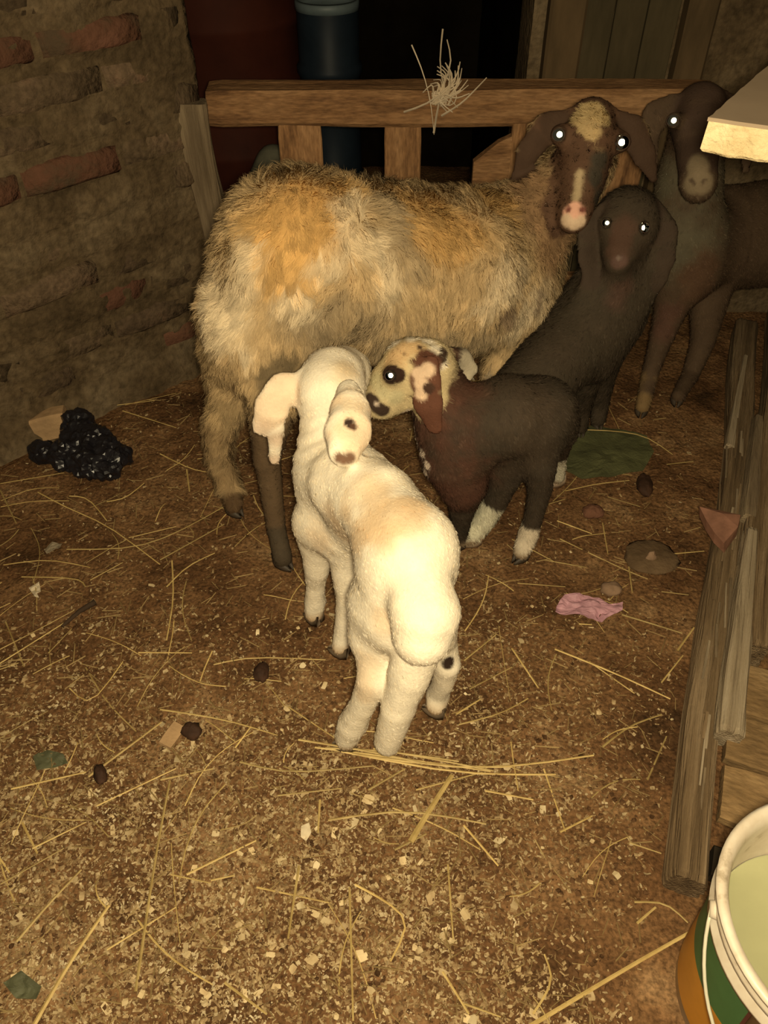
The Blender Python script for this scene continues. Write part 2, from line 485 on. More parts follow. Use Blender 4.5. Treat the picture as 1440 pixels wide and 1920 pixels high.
class Body:
    """limbs and lumps blended into one surface: cone(a, ra, b, rb), ell(c, radii, frame), cut(c, r)"""
    def __init__(self):
        self.P = []
        self.eyes = []

    def cone(self, a, ra, b, rb, k=0.03, flat=None):
        self.P.append(('chain', [(np.asarray(a), ra, np.asarray(b), rb)], k, flat))

    def chain(self, pts, k=0.03, flat=None):                # pts: (point, radius)
        self.P.append(('chain', [(np.asarray(a), ra, np.asarray(b), rb) for (a, ra), (b, rb) in zip(pts[:-1], pts[1:])], k, flat))

    def ball(self, c, r, k=0.03):
        self.cone(c, r, np.asarray(c) + 1e-4, r, k)

    def cut(self, c, r, k=0.006):
        self.P.append(('cut', [(np.asarray(c), r, np.asarray(c) + 1e-4, r)], k, None))

    def build(self, h):
        pts = np.array([p for q in self.P for s in q[1] for p in (s[0] - s[1], s[0] + s[1], s[2] - s[3], s[2] + s[3])])
        lo = pts.min(0) - 4 * h
        hi = pts.max(0) + 4 * h
        n = np.ceil((hi - lo) / h).astype(int) + 1
        CL = 0.06
        f = np.full(tuple(n), CL, np.float32)
        ax = [lo[d] + h * np.arange(n[d]) for d in range(3)]
        for kind, segs, k, flat in self.P:
            mn = np.min([np.minimum(a - ra, b - rb) for a, ra, b, rb in segs], 0) - CL
            mxx = np.max([np.maximum(a + ra, b + rb) for a, ra, b, rb in segs], 0) + CL
            i0 = np.clip(np.floor((mn - lo) / h).astype(int), 0, n - 1)
            i1 = np.clip(np.ceil((mxx - lo) / h).astype(int) + 1, 1, n)
            X, Y, Z = np.meshgrid(ax[0][i0[0]:i1[0]], ax[1][i0[1]:i1[1]], ax[2][i0[2]:i1[2]], indexing='ij')
            p = np.stack([X, Y, Z], -1).astype(np.float32)
            D = None
            for a, ra, b, rb in segs:
                ba = (b - a).astype(np.float32)
                pa = p - a.astype(np.float32)
                if flat is not None:
                    nn, sc = unit(flat[0]).astype(np.float32), flat[1]
                    pa = pa + nn * ((pa @ nn) * (sc - 1))[..., None]
                    ba = ba + nn * ((ba @ nn) * (sc - 1))
                t = np.clip((pa @ ba) / max(float(ba @ ba), 1e-9), 0, 1)
                d = np.linalg.norm(pa - t[..., None] * ba, axis=-1) - (ra + (rb - ra) * t)
                if flat is not None:
                    d = d / (1 + 0.5 * (flat[1] - 1))
                if D is None:
                    D = d
                else:
                    kk = 0.35 * min(ra, rb) + 1e-4
                    hh = np.maximum(kk - np.abs(D - d), 0) / kk
                    D = np.minimum(D, d) - hh * hh * kk * 0.10
            d = D
            sub = f[i0[0]:i1[0], i0[1]:i1[1], i0[2]:i1[2]]
            if kind == 'cut':
                d = -d
                hh = np.maximum(k - np.abs(sub - d), 0) / k
                f[i0[0]:i1[0], i0[1]:i1[1], i0[2]:i1[2]] = np.maximum(sub, d) + hh * hh * k * 0.25
            else:
                d = np.minimum(d, CL)
                hh = np.maximum(k - np.abs(sub - d), 0) / k
                f[i0[0]:i1[0], i0[1]:i1[1], i0[2]:i1[2]] = np.minimum(sub, d) - hh * hh * k * 0.25
        V, Q = surface_nets(f, lo, h)
        # drop stray islands would go here; relax once for smoothness
        nb = np.zeros_like(V)
        ct = np.zeros(len(V))
        for a_, b_ in ((0, 1), (1, 2), (2, 3), (3, 0)):
            np.add.at(nb, Q[:, a_], V[Q[:, b_]])
            np.add.at(nb, Q[:, b_], V[Q[:, a_]])
            np.add.at(ct, Q[:, a_], 1)
            np.add.at(ct, Q[:, b_], 1)
        V = V * 0.5 + 0.5 * nb / np.maximum(ct, 1)[:, None]
        self.V, self.Q = V, Q
        fn = np.cross(V[Q[:, 2]] - V[Q[:, 0]], V[Q[:, 3]] - V[Q[:, 1]])
        N = np.zeros_like(V)
        for a_ in range(4):
            np.add.at(N, Q[:, a_], fn)
        self.N = unit(N)
        self.tree = BVHTree.FromPolygons([Vector(v) for v in V], [tuple(q) for q in Q.tolist()])
        self.col = np.zeros_like(V)
        self.hl = np.zeros(len(V))

    def hit(self, u, v):                                    # surface point measured at (u, v)
        o = Vector((0, 0, CAM_H))
        d = Vector(ray(u, v)).normalized()
        r = self.tree.ray_cast(o, d)
        if r[0] is None:
            p = o + d * 1.5
            best = None
            for s in np.linspace(0.8, 2.2, 60):
                q = self.tree.find_nearest(o + d * s)
                if best is None or q[3] < best[3]:
                    best = q
            r = best
        return np.array(r[0]), np.array(r[1])

    def base(self, c, hl, noise=0.0, nscale=20, c2=None):
        w_ = np.clip(0.5 + 0.8 * fbm(self.V * nscale, 3, 5), 0, 1)[:, None]
        self.col[:] = np.array(c) * (1 - w_) + np.array(c2 if c2 is not None else c) * w_
        self.hl[:] = hl

    def paint(self, p, r, c=None, soft=0.012, rough=0.012, ns=40, hl=None, amount=1.0, seed=3):
        """a patch of the coat: p is a point or a list of points"""
        P = np.atleast_2d(np.asarray(p))
        d = np.min([np.linalg.norm(self.V - q, axis=1) for q in P], 0)
        d = d + rough * fbm(self.V * ns, 3, seed)
        wgt = np.clip((r - d) / soft + 0.5, 0, 1)
        wgt = (wgt * wgt * (3 - 2 * wgt))[:, None] * amount
        if c is not None:
            self.col = self.col * (1 - wgt) + np.array(c) * wgt
        if hl is not None:
            self.hl = self.hl * (1 - wgt[:, 0]) + hl * wgt[:, 0]

    def below(self, z, c, soft=0.03, rough=0.02, hl=None, mask=None):
        d = z - self.V[:, 2] + rough * fbm(self.V * 30, 3, 8)
        wgt = np.clip(d / soft + 0.5, 0, 1)
        if mask is not None:
            wgt = wgt * mask
        wgt = wgt[:, None]
        self.col = self.col * (1 - wgt) + np.array(c) * wgt
        if hl is not None:
            self.hl = self.hl * (1 - wgt[:, 0]) + hl * wgt[:, 0]

    def relief(self, amp, freq, octv=3, seed=5, mask=None):
        d = amp * fbm(self.V * freq, octv, seed)
        if mask is not None:
            d = d * mask
        self.V = self.V + self.N * d[:, None]

    def finish(self, name, label, cat, base, mat=None):
        base = np.asarray(base, float)
        me = mesh_np(name, self.V - base, self.Q, np.clip(self.col, 0, 1))
        o = link(name, me, mat or MAT['pelage'], loc=base)
        tag(o, label, cat)
        self.obj, self.base_pt = o, base
        for e in self.eyes:
            self._eyeball(*e)
        return o

    def coat(self, name, count, width, comb, lift=0.35, curl=0.0, clump=0.0, csize=0.02, jitter=0.25, segs=3, seed=1, bright=0.12, cvar=0.10, swirl=0.55, sfreq=14):
        """hair strands grown from the surface, one loose mass"""
        rng = np.random.default_rng(seed)
        V, Q = self.V, self.Q
        ar = np.linalg.norm(np.cross(V[Q[:, 2]] - V[Q[:, 0]], V[Q[:, 3]] - V[Q[:, 1]]), axis=1)
        hlq = self.hl[Q].mean(1)
        ar = ar * (hlq > 0.0015)
        f = rng.choice(len(Q), count, p=ar / ar.sum())
        a, b = rng.random(count), rng.random(count)
        wts = np.stack([(1 - a) * (1 - b), a * (1 - b), a * b, (1 - a) * b], 1)
        P = (V[Q[f]] * wts[..., None]).sum(1)
        N = unit((self.N[Q[f]] * wts[..., None]).sum(1))
        col = (self.col[Q[f]] * wts[..., None]).sum(1)
        L = (self.hl[Q[f]] * wts).sum(1) * rng.uniform(0.6, 1.2, count)
        cb = comb(P) if callable(comb) else np.tile(np.asarray(comb, float), (count, 1))
        cb = cb + swirl * np.stack([vnoise(P * sfreq, 21), vnoise(P * sfreq, 22), vnoise(P * sfreq, 23)], 1)
        cb = cb - N * (cb * N).sum(1)[:, None]
        D = unit(unit(cb) * (1 - lift) + N * lift + jitter * rng.normal(size=(count, 3)) * 0.5)
        tip = P + D * L[:, None]
        bri = 1 + bright * rng.normal(size=(count, 1))
        if clump:
            wp = P + 0.006 * np.stack([vnoise(P * 60, 31), vnoise(P * 60, 32), vnoise(P * 60, 33)], 1)
            cell = np.floor(wp / csize).astype(np.int64)
            key = cell[:, 0] * 73856093 ^ cell[:, 1] * 19349663 ^ cell[:, 2] * 83492791
            _, inv = np.unique(key, return_inverse=True)
            m = inv.max() + 1
            cen = np.zeros((m, 3))
            np.add.at(cen, inv, tip)
            cn = np.bincount(inv, minlength=m)[:, None]
            cen = cen / cn
            Lm = rng.uniform(0.85, 1.5, m)
            tip = P + (tip + clump * (cen[inv] - tip) - P) * Lm[inv][:, None]
            bri = bri * (1 + cvar * rng.normal(size=(m, 1)))[inv]
        col = np.clip(col * bri, 0.002, 0.95)
        side = unit(np.cross(D, N + 0.6 * rng.normal(size=(count, 3))))
        side = side * np.sign((np.cross(side, D) * N).sum(1) + 1e-9)[:, None]
        ph = rng.uniform(0, 6.28, count)
        VV, NN = [], []
        for s in range(segs + 1):
            t = s / segs
            mid = P + (tip - P) * t + N * (L * 0.25 * (t - t * t) * 2)[:, None]
            mid = mid - N * 0.001
            if curl:
                mid = mid + side * (curl * np.sin(ph + t * 7.0) * t)[:, None] + np.cross(side, D) * (curl * np.cos(ph + t * 7.0) * t)[:, None]
            if s < segs:
                wd = width * (1 - 0.65 * t)
                VV += [mid - side * wd, mid + side * wd]
            else:
                VV += [mid]
        nv = 2 * segs + 1
        A = np.stack(VV, 1).reshape(-1, 3)
        off = (np.arange(count) * nv)[:, None]
        quads = np.concatenate([off + np.array([[2 * s, 2 * s + 1, 2 * s + 3, 2 * s + 2]]) for s in range(segs - 1)]) if segs > 1 else np.zeros((0, 4), int)
        tris = off + np.array([[2 * segs - 2, 2 * segs - 1, 2 * segs]])
        nrm = np.repeat(unit(N * 0.75 + 0.35 * np.cross(side, D) * np.sign((np.cross(side, D) * N).sum(1))[:, None] + 0.15 * rng.normal(size=(count, 3))), nv, 0)
        me = mesh_np(name, A - self.base_pt, [quads, tris], np.repeat(col, nv, 0), True, nrm)
        return link(name, me, MAT['hair'], parent=self.obj, kind='stuff')

    def eye(self, u, v, r, sink=0.55, look=None):
        """open a socket for an eyeball where (u, v) meets the head; the ball itself is made by finish()"""
        if v is None:                                       # u is a point in the scene next to the head
            q = self.tree.find_nearest(Vector(u))
            p, n = np.array(q[0]), np.array(q[1])
        else:
            p, n = self.hit(u, v)
        c = p - n * r * sink
        fwd = unit(np.array([0, 0, CAM_H]) - c) if look is None else unit(look)
        ax = unit(fwd * 0.75 + n * 0.4)
        d = self.V - c
        a = d @ n
        rho = np.linalg.norm(d - a[:, None] * n, axis=1)
        m = (np.linalg.norm(d, axis=1) < r * 1.25) & (rho < r * 0.92) & (a > -r)
        R = r * 1.06
        self.V[m] = c + (d - a[:, None] * n)[m] - n * np.sqrt(np.maximum(R * R - rho[m] ** 2, (0.3 * r) ** 2))[:, None]
        near = np.linalg.norm(self.V - c, axis=1) < r * 1.7
        self.hl[near] = 0.0
        rim = np.linalg.norm(self.V - c, axis=1) < r * 1.35
        self.col[rim] = self.col[rim] * 0.45
        self.eyes.append((c, ax, n, r))

    def _eyeball(self, c, ax, n, r):
        Vs, Fs, mats = [], [], []
        seg, rings = 48, 36
        q = Vector((0, 0, 1)).rotation_difference(Vector(ax))
        for i in range(rings + 1):
            th = math.pi * i / rings
            for k in range(seg):
                t = 2 * math.pi * k / seg
                Vs.append(np.array(q @ Vector((math.sin(th) * math.cos(t), math.sin(th) * math.sin(t), math.cos(th)))) * r)
        for i in range(rings):
            for k in range(seg):
                a, b = i * seg + k, i * seg + (k + 1) % seg
                if i == 0:
                    Fs.append((a, a + seg, b + seg))
                elif i == rings - 1:
                    Fs.append((a, a + seg, b))
                else:
                    Fs.append((a, a + seg, b + seg, b))
                mats.append(0 if i < rings * 0.5 else 1)
        me = mesh_py('eye', Vs, Fs, True)
        me.normals_split_custom_set_from_vertices([tuple(unit(x)) for x in Vs])
        me.materials.append(EYE_G)
        me.materials.append(EYE_T)
        me.polygons.foreach_set('material_index', mats)
        o = link('eye', me, None, parent=self.obj, loc=c - self.base_pt)
        e1 = unit(np.cross(n, [0.1, 0.2, 1]))
        e2 = np.cross(n, e1)
        pts = [n * r * 0.55 + (e1 * math.cos(t) * 0.92 + e2 * math.sin(t) * 0.84) * r for t in np.linspace(0, 2 * math.pi, 25)]
        tv, tf = tube(pts, r * 0.11, 6, cap=False)
        link('eyelid', mesh_py('eyelid', tv, tf, True), EYE_SKIN, parent=o)

    def hoof(self, p, d, size, mat):
        """cloven hoof under the leg that ends at p, toes pointing along d"""
        d = unit(np.array([d[0], d[1], 0.0]))
        sd = np.array([-d[1], d[0], 0])
        V, F = [], []
        for s in (-1, 1):
            sec = [(-0.9, 0.72), (-0.3, 1.0), (0.4, 0.85), (1.0, 0.45), (1.35, 0.12)]
            b0 = len(V)
            for x, wd in sec:
                hz = 1.55 - 0.55 * (x + 0.9)
                for yy, zz in ((0.10, 0), (0.10 + 0.75 * wd, 0), (0.10 + 0.85 * wd * 0.9, hz * 0.5), (0.10 + 0.5 * wd, hz), (0.10, hz * 0.85)):
                    V.append(np.array([p[0], p[1], 0]) + d * x * size + sd * s * yy * size + np.array([0, 0, max(0.0, zz) * size + 0.001]))
            for i in range(len(sec) - 1):
                for k in range(5):
                    a, b = b0 + i * 5 + k, b0 + i * 5 + (k + 1) % 5
                    F.append((a, b, b + 5, a + 5) if s > 0 else (a, a + 5, b + 5, b))
            F.append(tuple(b0 + k for k in range(5)))
            F.append(tuple(b0 + 20 + k for k in range(5)))
        V = np.array(V) - self.base_pt
        return link('hoof', mesh_py('hoof', V, F, True), mat, parent=self.obj)

def along(pts, n=7):
    """points strewn along a polyline"""
    P = np.array([np.asarray(p, float) for p in pts])
    t = np.linspace(0, len(P) - 1, n * (len(P) - 1) + 1)
    return [np.array([np.interp(x, np.arange(len(P)), P[:, d]) for d in range(3)]) for x in t]

# ================================================================== the setting
# ---- floor: trampled earth, gently uneven
def floor_z(x, y):
    p = np.stack([np.asarray(x, float), np.asarray(y, float), np.zeros(np.size(x))], 1)
    return 0.010 * fbm(p * 3.2, 3, 2) + 0.0055 * fbm(p * 22, 3, 4) + 0.003 * fbm(p * 55, 2, 6) - 0.004

def fz(x, y):
    return float(floor_z(np.array([x]), np.array([y]))[0])

def make_floor():
    xs = np.concatenate([np.linspace(-1.7, -1.0, 24)[:-1], np.arange(-1.0, 1.0, 0.0062), np.linspace(1.0, 1.7, 24)])
    ys = np.concatenate([np.linspace(-0.8, 0.2, 30)[:-1], np.arange(0.2, 2.1, 0.0062), np.linspace(2.1, 3.4, 40)])
    X, Y = np.meshgrid(xs, ys, indexing='ij')
    Z = floor_z(X.ravel(), Y.ravel())
    V = np.stack([X.ravel(), Y.ravel(), Z], 1)
    ny = len(ys)
    i, j = np.meshgrid(np.arange(len(xs) - 1), np.arange(ny - 1), indexing='ij')
    a = (i * ny + j).ravel()
    F = np.stack([a, a + ny, a + ny + 1, a + 1], 1)
    return link('floor', mesh_np('floor', V, F), MAT['dirt'], kind='structure')
floor = make_floor()

# ---- left wall: mud-mortared bricks
W0, W1 = np.array([-0.912, 1.445]), np.array([-0.41, 1.905])
wd = unit(W1 - W0)
wn = np.array([wd[1], -wd[0]])                  # faces the pen
WS0, WS1, WH = -0.75, float(np.linalg.norm(W1 - W0)), 2.2

def wall_left():
    ang = math.atan2(wd[1], wd[0])
    # the wall's own mesh: mortar and mud, uneven face, in the wall's frame (x along, -y out of the face)
    s = np.arange(WS0, WS1 + 0.001, 0.011)
    z = np.arange(-0.03, WH, 0.011)
    Sg, Zg = np.meshgrid(s, z, indexing='ij')
    p = np.stack([Sg.ravel(), np.zeros(Sg.size), Zg.ravel()], 1)
    course = (Zg.ravel() % 0.076) / 0.076
    joint = np.where(np.abs(course - 0.5) > 0.40, 1.0, 0.0)
    off = 0.010 * fbm(p * 7, 4, 9) + 0.006 * fbm(p * 40, 3, 12) - 0.004 * joint
    off += np.where(Zg.ravel() < 0.10, (0.10 - Zg.ravel()) * 0.35, 0)
    V = np.stack([Sg.ravel(), -off, Zg.ravel()], 1)
    nz = len(z)
    i, j = np.meshgrid(np.arange(len(s) - 1), np.arange(nz - 1), indexing='ij')
    a = (i * nz + j).ravel()
    F = np.stack([a, a + nz, a + nz + 1, a + 1], 1)
    # back and end faces give it thickness
    n0 = len(V)
    B = np.array([[WS0, 0.22, -0.03], [WS1, 0.22, -0.03], [WS1, 0.22, WH], [WS0, 0.22, WH]])
    ecol = np.arange((len(s) - 1) * nz, len(s) * nz)
    V2 = np.concatenate([V, B])
    strip = []
    for k in range(nz - 1):
        strip.append([ecol[k], n0 + 1, n0 + 2, ecol[k + 1]])
    quads = np.concatenate([F, np.array([[n0 + 1, n0, n0 + 3, n0 + 2]]), np.array(strip)])
    o = link('wall_left', mesh_np('wall_left', V2, quads), MAT['mud'], loc=(W0[0], W0[1], 0), rot=(0, 0, ang), kind='structure')
    variants = []
    for k in range(7):
        V_, F_ = bar(0.215, 0.10, 0.062, 4, 0.006, 40 + k, ring=8, cut=0.16, freq=22, ends=0.006)
        variants.append(mesh_py('brick', V_, F_, True))
    reds = [m.copy() for m in variants]
    for m in variants:
        m.materials.append(MAT['brick'])
    for m in reds:
        m.materials.append(MAT['red_brick'])
    rng = random.Random(5)
    row = 0
    zc = 0.006
    while zc < 1.12:
        x = WS0 + (0.0 if row % 2 else -0.115) + 0.08
        while x < WS1 - 0.03:
            L = min(0.215, WS1 - 0.004 - x)
            if L > 0.05 and x > -0.55:
                red = rng.random() < 0.16
                b = bpy.data.objects.new('brick', rng.choice(reds if red else variants))
                C.objects.link(b)
                b.parent = o
                proud = rng.uniform(-0.008, 0.004) + (0.005 if red else 0)
                b.location = (x, 0.05 - proud - 0.003, zc + rng.uniform(-0.003, 0.003))
                b.scale = (L / 0.215, 1, 1)
                b.rotation_euler = (rng.uniform(-0.03, 0.03), rng.uniform(-0.012, 0.012), rng.uniform(-0.02, 0.02))
            x += 0.228
        zc += 0.076
        row += 1
    return o
wall_l = wall_left()

# ---- walls behind and beside
def slab(name, x0, x1, y0, y1, z0, z1, mat, amp=0.006, step=0.05):
    """an uneven mud wall"""
    def grid(f, nu, nv, flip):
        V, F = [], []
        for i in range(nu + 1):
            for j in range(nv + 1):
                V.append(f(i / nu, j / nv))
        for i in range(nu):
            for j in range(nv):
                a = i * (nv + 1) + j
                q = (a, a + nv + 1, a + nv + 2, a + 1)
                F.append(q[::-1] if flip else q)
        return V, F
    V, F = [], []
    nx, ny, nz = [max(1, int(abs(d) / step)) for d in (x1 - x0, y1 - y0, z1 - z0)]
    for f, nu, nv, fl_ in ((lambda a, b: (x0 + (x1 - x0) * a, y0, z0 + (z1 - z0) * b), nx, nz, False),
                           (lambda a, b: (x0 + (x1 - x0) * a, y1, z0 + (z1 - z0) * b), nx, nz, True),
                           (lambda a, b: (x0, y0 + (y1 - y0) * a, z0 + (z1 - z0) * b), ny, nz, True),
                           (lambda a, b: (x1, y0 + (y1 - y0) * a, z0 + (z1 - z0) * b), ny, nz, False),
                           (lambda a, b: (x0 + (x1 - x0) * a, y0 + (y1 - y0) * b, z1), nx, ny, False)):
        v, q = grid(f, nu, nv, fl_)
        F += [tuple(i + len(V) for i in t) for t in q]
        V += v
    V = np.array(V)
    V = V + amp * np.stack([fbm(V * 6, 3, 1), fbm(V * 6, 3, 2), 0 * V[:, 0]], 1)
    return link(name, mesh_py(name, V, F, False), mat, kind='structure')

slab('wall_back', 0.345, 1.75, 2.10, 2.30, -0.02, 2.2, MAT['mud'])
slab('wall_right', 1.30, 1.45, -0.6, 2.10, -0.02, 2.2, MAT['mud'])
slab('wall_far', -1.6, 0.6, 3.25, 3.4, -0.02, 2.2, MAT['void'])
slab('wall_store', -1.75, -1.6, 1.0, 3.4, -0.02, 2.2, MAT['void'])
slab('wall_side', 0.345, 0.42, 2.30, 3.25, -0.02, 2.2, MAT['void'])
slab('ceiling', -1.75, 1.75, -0.8, 3.4, 2.2, 2.28, MAT['dark_wood'], step=0.3)

# ---- dim boarded door in the back wall
def back_door():
    root = empty('door_1', (0.36, 2.085, 0))
    root['kind'] = 'structure'
    def piece(name, x0, x1, z0, z1, y, t, mat, seed):
        L = z1 - z0
        return timber(name, bar(L, x1 - x0, t, 6, 0.003, seed, ring=8), mat, root, (0.5 * (x0 + x1), y, z0), (0, 0, 1), (0, -1, 0))
    piece('stile', 0.37, 0.45, 0.05, 1.15, 2.08, 0.05, MAT['frame'], 3)
    piece('stile', 0.675, 0.745, 0.05, 1.15, 2.08, 0.05, MAT['frame'], 4)
    for k in range(3):
        piece('plank', 0.452 + 0.074 * k, 0.452 + 0.074 * (k + 1) - 0.003, 0.06, 1.1, 2.085, 0.012, MAT['door'], 10 + k)
    timber('rail', bar(0.225, 0.10, 0.045, 5, 0.003, 8, ring=8), MAT['frame'], root, (0.45, 2.075, 0.86), (1, 0, 0), (0, -1, 0))
    return root
back_door()

# ================================================================== gate across the opening
GY = 1.93
def make_gate():
    root = empty('wooden_gate', (-0.44, GY, 0))
    tag(root, 'rough brown wooden gate of upright boards behind the woolly ewe', 'gate')
    o0 = np.array([-0.44, GY, 0])
    def add(name, V, F, mat):
        return link(name, mesh_py(name, np.asarray(V) - o0, F, False), mat, parent=root)
    # top rail
    V, F = bar(1.17, 0.09, 0.078, 40, 0.004, 2, ring=24, groove=0.0015)
    timber('top_rail', (V, F), MAT['gate'], root, (-0.405, GY + 0.045, 0.572), (1, 0.012, 0))
    V, F = bar(1.10, 0.03, 0.085, 12, 0.003, 5)
    timber('bottom_rail', (V, F), MAT['gate'], root, (-0.40, GY + 0.05, 0.10), (1, 0, 0))
    # left post, weathered and crooked
    V, F = bar(0.64, 0.066, 0.055, 50, 0.008, 9, freq=9, ring=24, groove=0.003)
    V[:, 1] += 0.006 * np.sin(V[:, 0] * 14)
    ob = timber('post', (V, F), MAT['grey_wood'], root, (-0.425, GY - 0.01, 0.0), (0.0, 0, 1), (0, -1, 0))
    ob['label'] = 'weathered grey crooked post'
    for k, (x0, x1) in enumerate([(-0.247, -0.147), (0.0, 0.088), (0.298, 0.345), (0.52, 0.625)]):
        V, F = bar(0.57, x1 - x0, 0.024, 10, 0.003, 20 + k, freq=10)
        timber('board', (V, F), MAT['gate'], root, (0.5 * (x0 + x1), GY + 0.036, 0.035), (0, 0, 1), (0, -1, 0))
    # slanting offcut nailed to the third board
    outline = [(0.215, 0.30), (0.302, 0.30), (0.302, 0.55), (0.27, 0.535), (0.215, 0.49)]
    V = [(x, GY + 0.012, z) for x, z in outline] + [(x, GY + 0.034, z) for x, z in outline]
    n = len(outline)
    F = [tuple(range(n)), tuple(range(n, 2 * n))[::-1]] + [(i, i + n, (i + 1) % n + n, (i + 1) % n) for i in range(n)]
    add('offcut_board', V, F, MAT['gate'])
    return root
make_gate()

# wisp of straw and twine caught on the rail
def wisp():
    rng = random.Random(3)
    V, F = [], []
    c = np.array([0.115, GY - 0.012, 0.655])
    strands = [[(0, 0, -0.09), (0.01, -0.01, 0), (0.035, -0.005, 0.055), (0.02, 0, 0.10)],
               [(-0.07, 0, -0.045), (-0.01, -0.02, -0.02), (0.045, -0.02, 0.03), (0.05, -0.01, 0.06)],
               [(0.015, -0.01, -0.05), (0.06, -0.02, -0.02), (0.11, -0.015, 0.03)],
               [(-0.055, 0.02, 0.085), (-0.03, 0, 0.04), (-0.01, -0.01, -0.02), (0, -0.01, -0.09)],
               [(0.01, 0.0, 0.12), (0.005, 0, 0.05), (0.02, -0.02, 0.0), (0.05, -0.02, -0.03)],
               [(0.02, 0, 0.03), (0.05, -0.02, 0.0), (0.04, -0.02, -0.03), (0.0, -0.01, -0.02)]]
    for k in range(34):
        a = rng.uniform(0, 6.28)
        r = rng.uniform(0.02, 0.055)
        strands.append([(rng.uniform(-0.01, 0.03), -0.01, rng.uniform(-0.03, 0.0)),
                        (0.02 + r * 0.6 * math.cos(a), -0.02, 0.01 + r * 0.6 * math.sin(a)),
                        (0.02 + r * math.cos(a + 0.6), -0.02 + rng.uniform(-0.02, 0.02), 0.01 + r * math.sin(a + 0.6))])
    for s in strands:
        P = np.array(s) + c
        t = np.linspace(0, 1, len(P))
        tt = np.linspace(0, 1, 8)
        P = np.stack([np.interp(tt, t, P[:, d]) for d in range(3)], 1)
        P[1:-1] = (P[:-2] + 2 * P[1:-1] + P[2:]) / 4
        v, f = tube(P, np.linspace(0.0022, 0.0010, 8) * rng.uniform(0.7, 1.2), 4)
        F += [tuple(i + len(V) for i in q) for q in f]
        V += [x - c for x in v]
    o = link('straw_wisp', mesh_py('straw_wisp', V, F), MAT['thread'], loc=c)
    tag(o, 'wisp of pale straw and twine caught on the top rail of the gate', 'straw')
wisp()

# ================================================================== store room behind the gate
def drum(name, x, y, r, h, mat, label, ribs, rim_mat=None, cat='barrel'):
    root = empty(name, (x, y, 0))
    tag(root, label, cat)
    prof = [(0.001, 0.0), (r * 0.98, 0.0), (r, 0.01)]
    z = 0.01
    for zr in ribs:
        prof += [(r, zr - 0.02), (r + 0.008, zr - 0.008), (r + 0.008, zr + 0.008), (r, zr + 0.02)]
    prof += [(r, h - 0.03), (r * 0.985, h - 0.012)]
    V, F = lathe(prof, 48)
    link('barrel_body', mesh_py('barrel_body', V, F, True), mat, parent=root)
    V, F = lathe([(r * 0.985, h - 0.02), (r * 1.03, h - 0.02), (r * 1.03, h), (r * 0.96, h + 0.004), (r * 0.94, h - 0.015), (0.001, h - 0.018)], 48)
    link('lid', mesh_py('lid', V, F, True), rim_mat or mat, parent=root)
    return root
drum('blue_barrel', -0.155, 2.50, 0.085, 0.715, MAT['blue'], 'narrow dark blue plastic barrel standing behind the gate', (0.25, 0.55), MAT['blue_rim'])
drum('red_drum', -0.47, 2.62, 0.225, 0.98, MAT['red_drum'], 'wide rusty red steel drum standing in the dark behind the gate', (0.33, 0.66))

def sack():
    B = Body()
    B.chain([(np.array([-0.33, 2.22, 0.10]), 0.10), (np.array([-0.34, 2.23, 0.26]), 0.085), (np.array([-0.31, 2.24, 0.38]), 0.05)], k=0.05)
    B.build(0.014)
    B.V[:, 2] = np.maximum(B.V[:, 2], 0.002)
    B.V += 0.012 * np.stack([fbm(B.V * 9, 3, 1), fbm(B.V * 9, 3, 2), 0 * B.V[:, 0]], 1)
    o = link('feed_sack', mesh_np('feed_sack', B.V - np.array([-0.33, 2.22, 0]), B.Q), plain('dingy_sackcloth', (0.10, 0.095, 0.065), rough=0.95, var=0.3), loc=(-0.33, 2.22, 0))
    tag(o, 'dingy sack slumped behind the first gap of the gate', 'sack')
sack()

# ================================================================== timber sill and plank deck on the pen's right
g0 = np.array([0.411, 0.470, 0.0])
ge = np.array([0.3632, 0.9317, 0.0])
gr = np.array([0.9317, -0.3632, 0.0])

def deckpt(t, r, z=0.0):
    return g0 + ge * t + gr * r + np.array([0, 0, z])

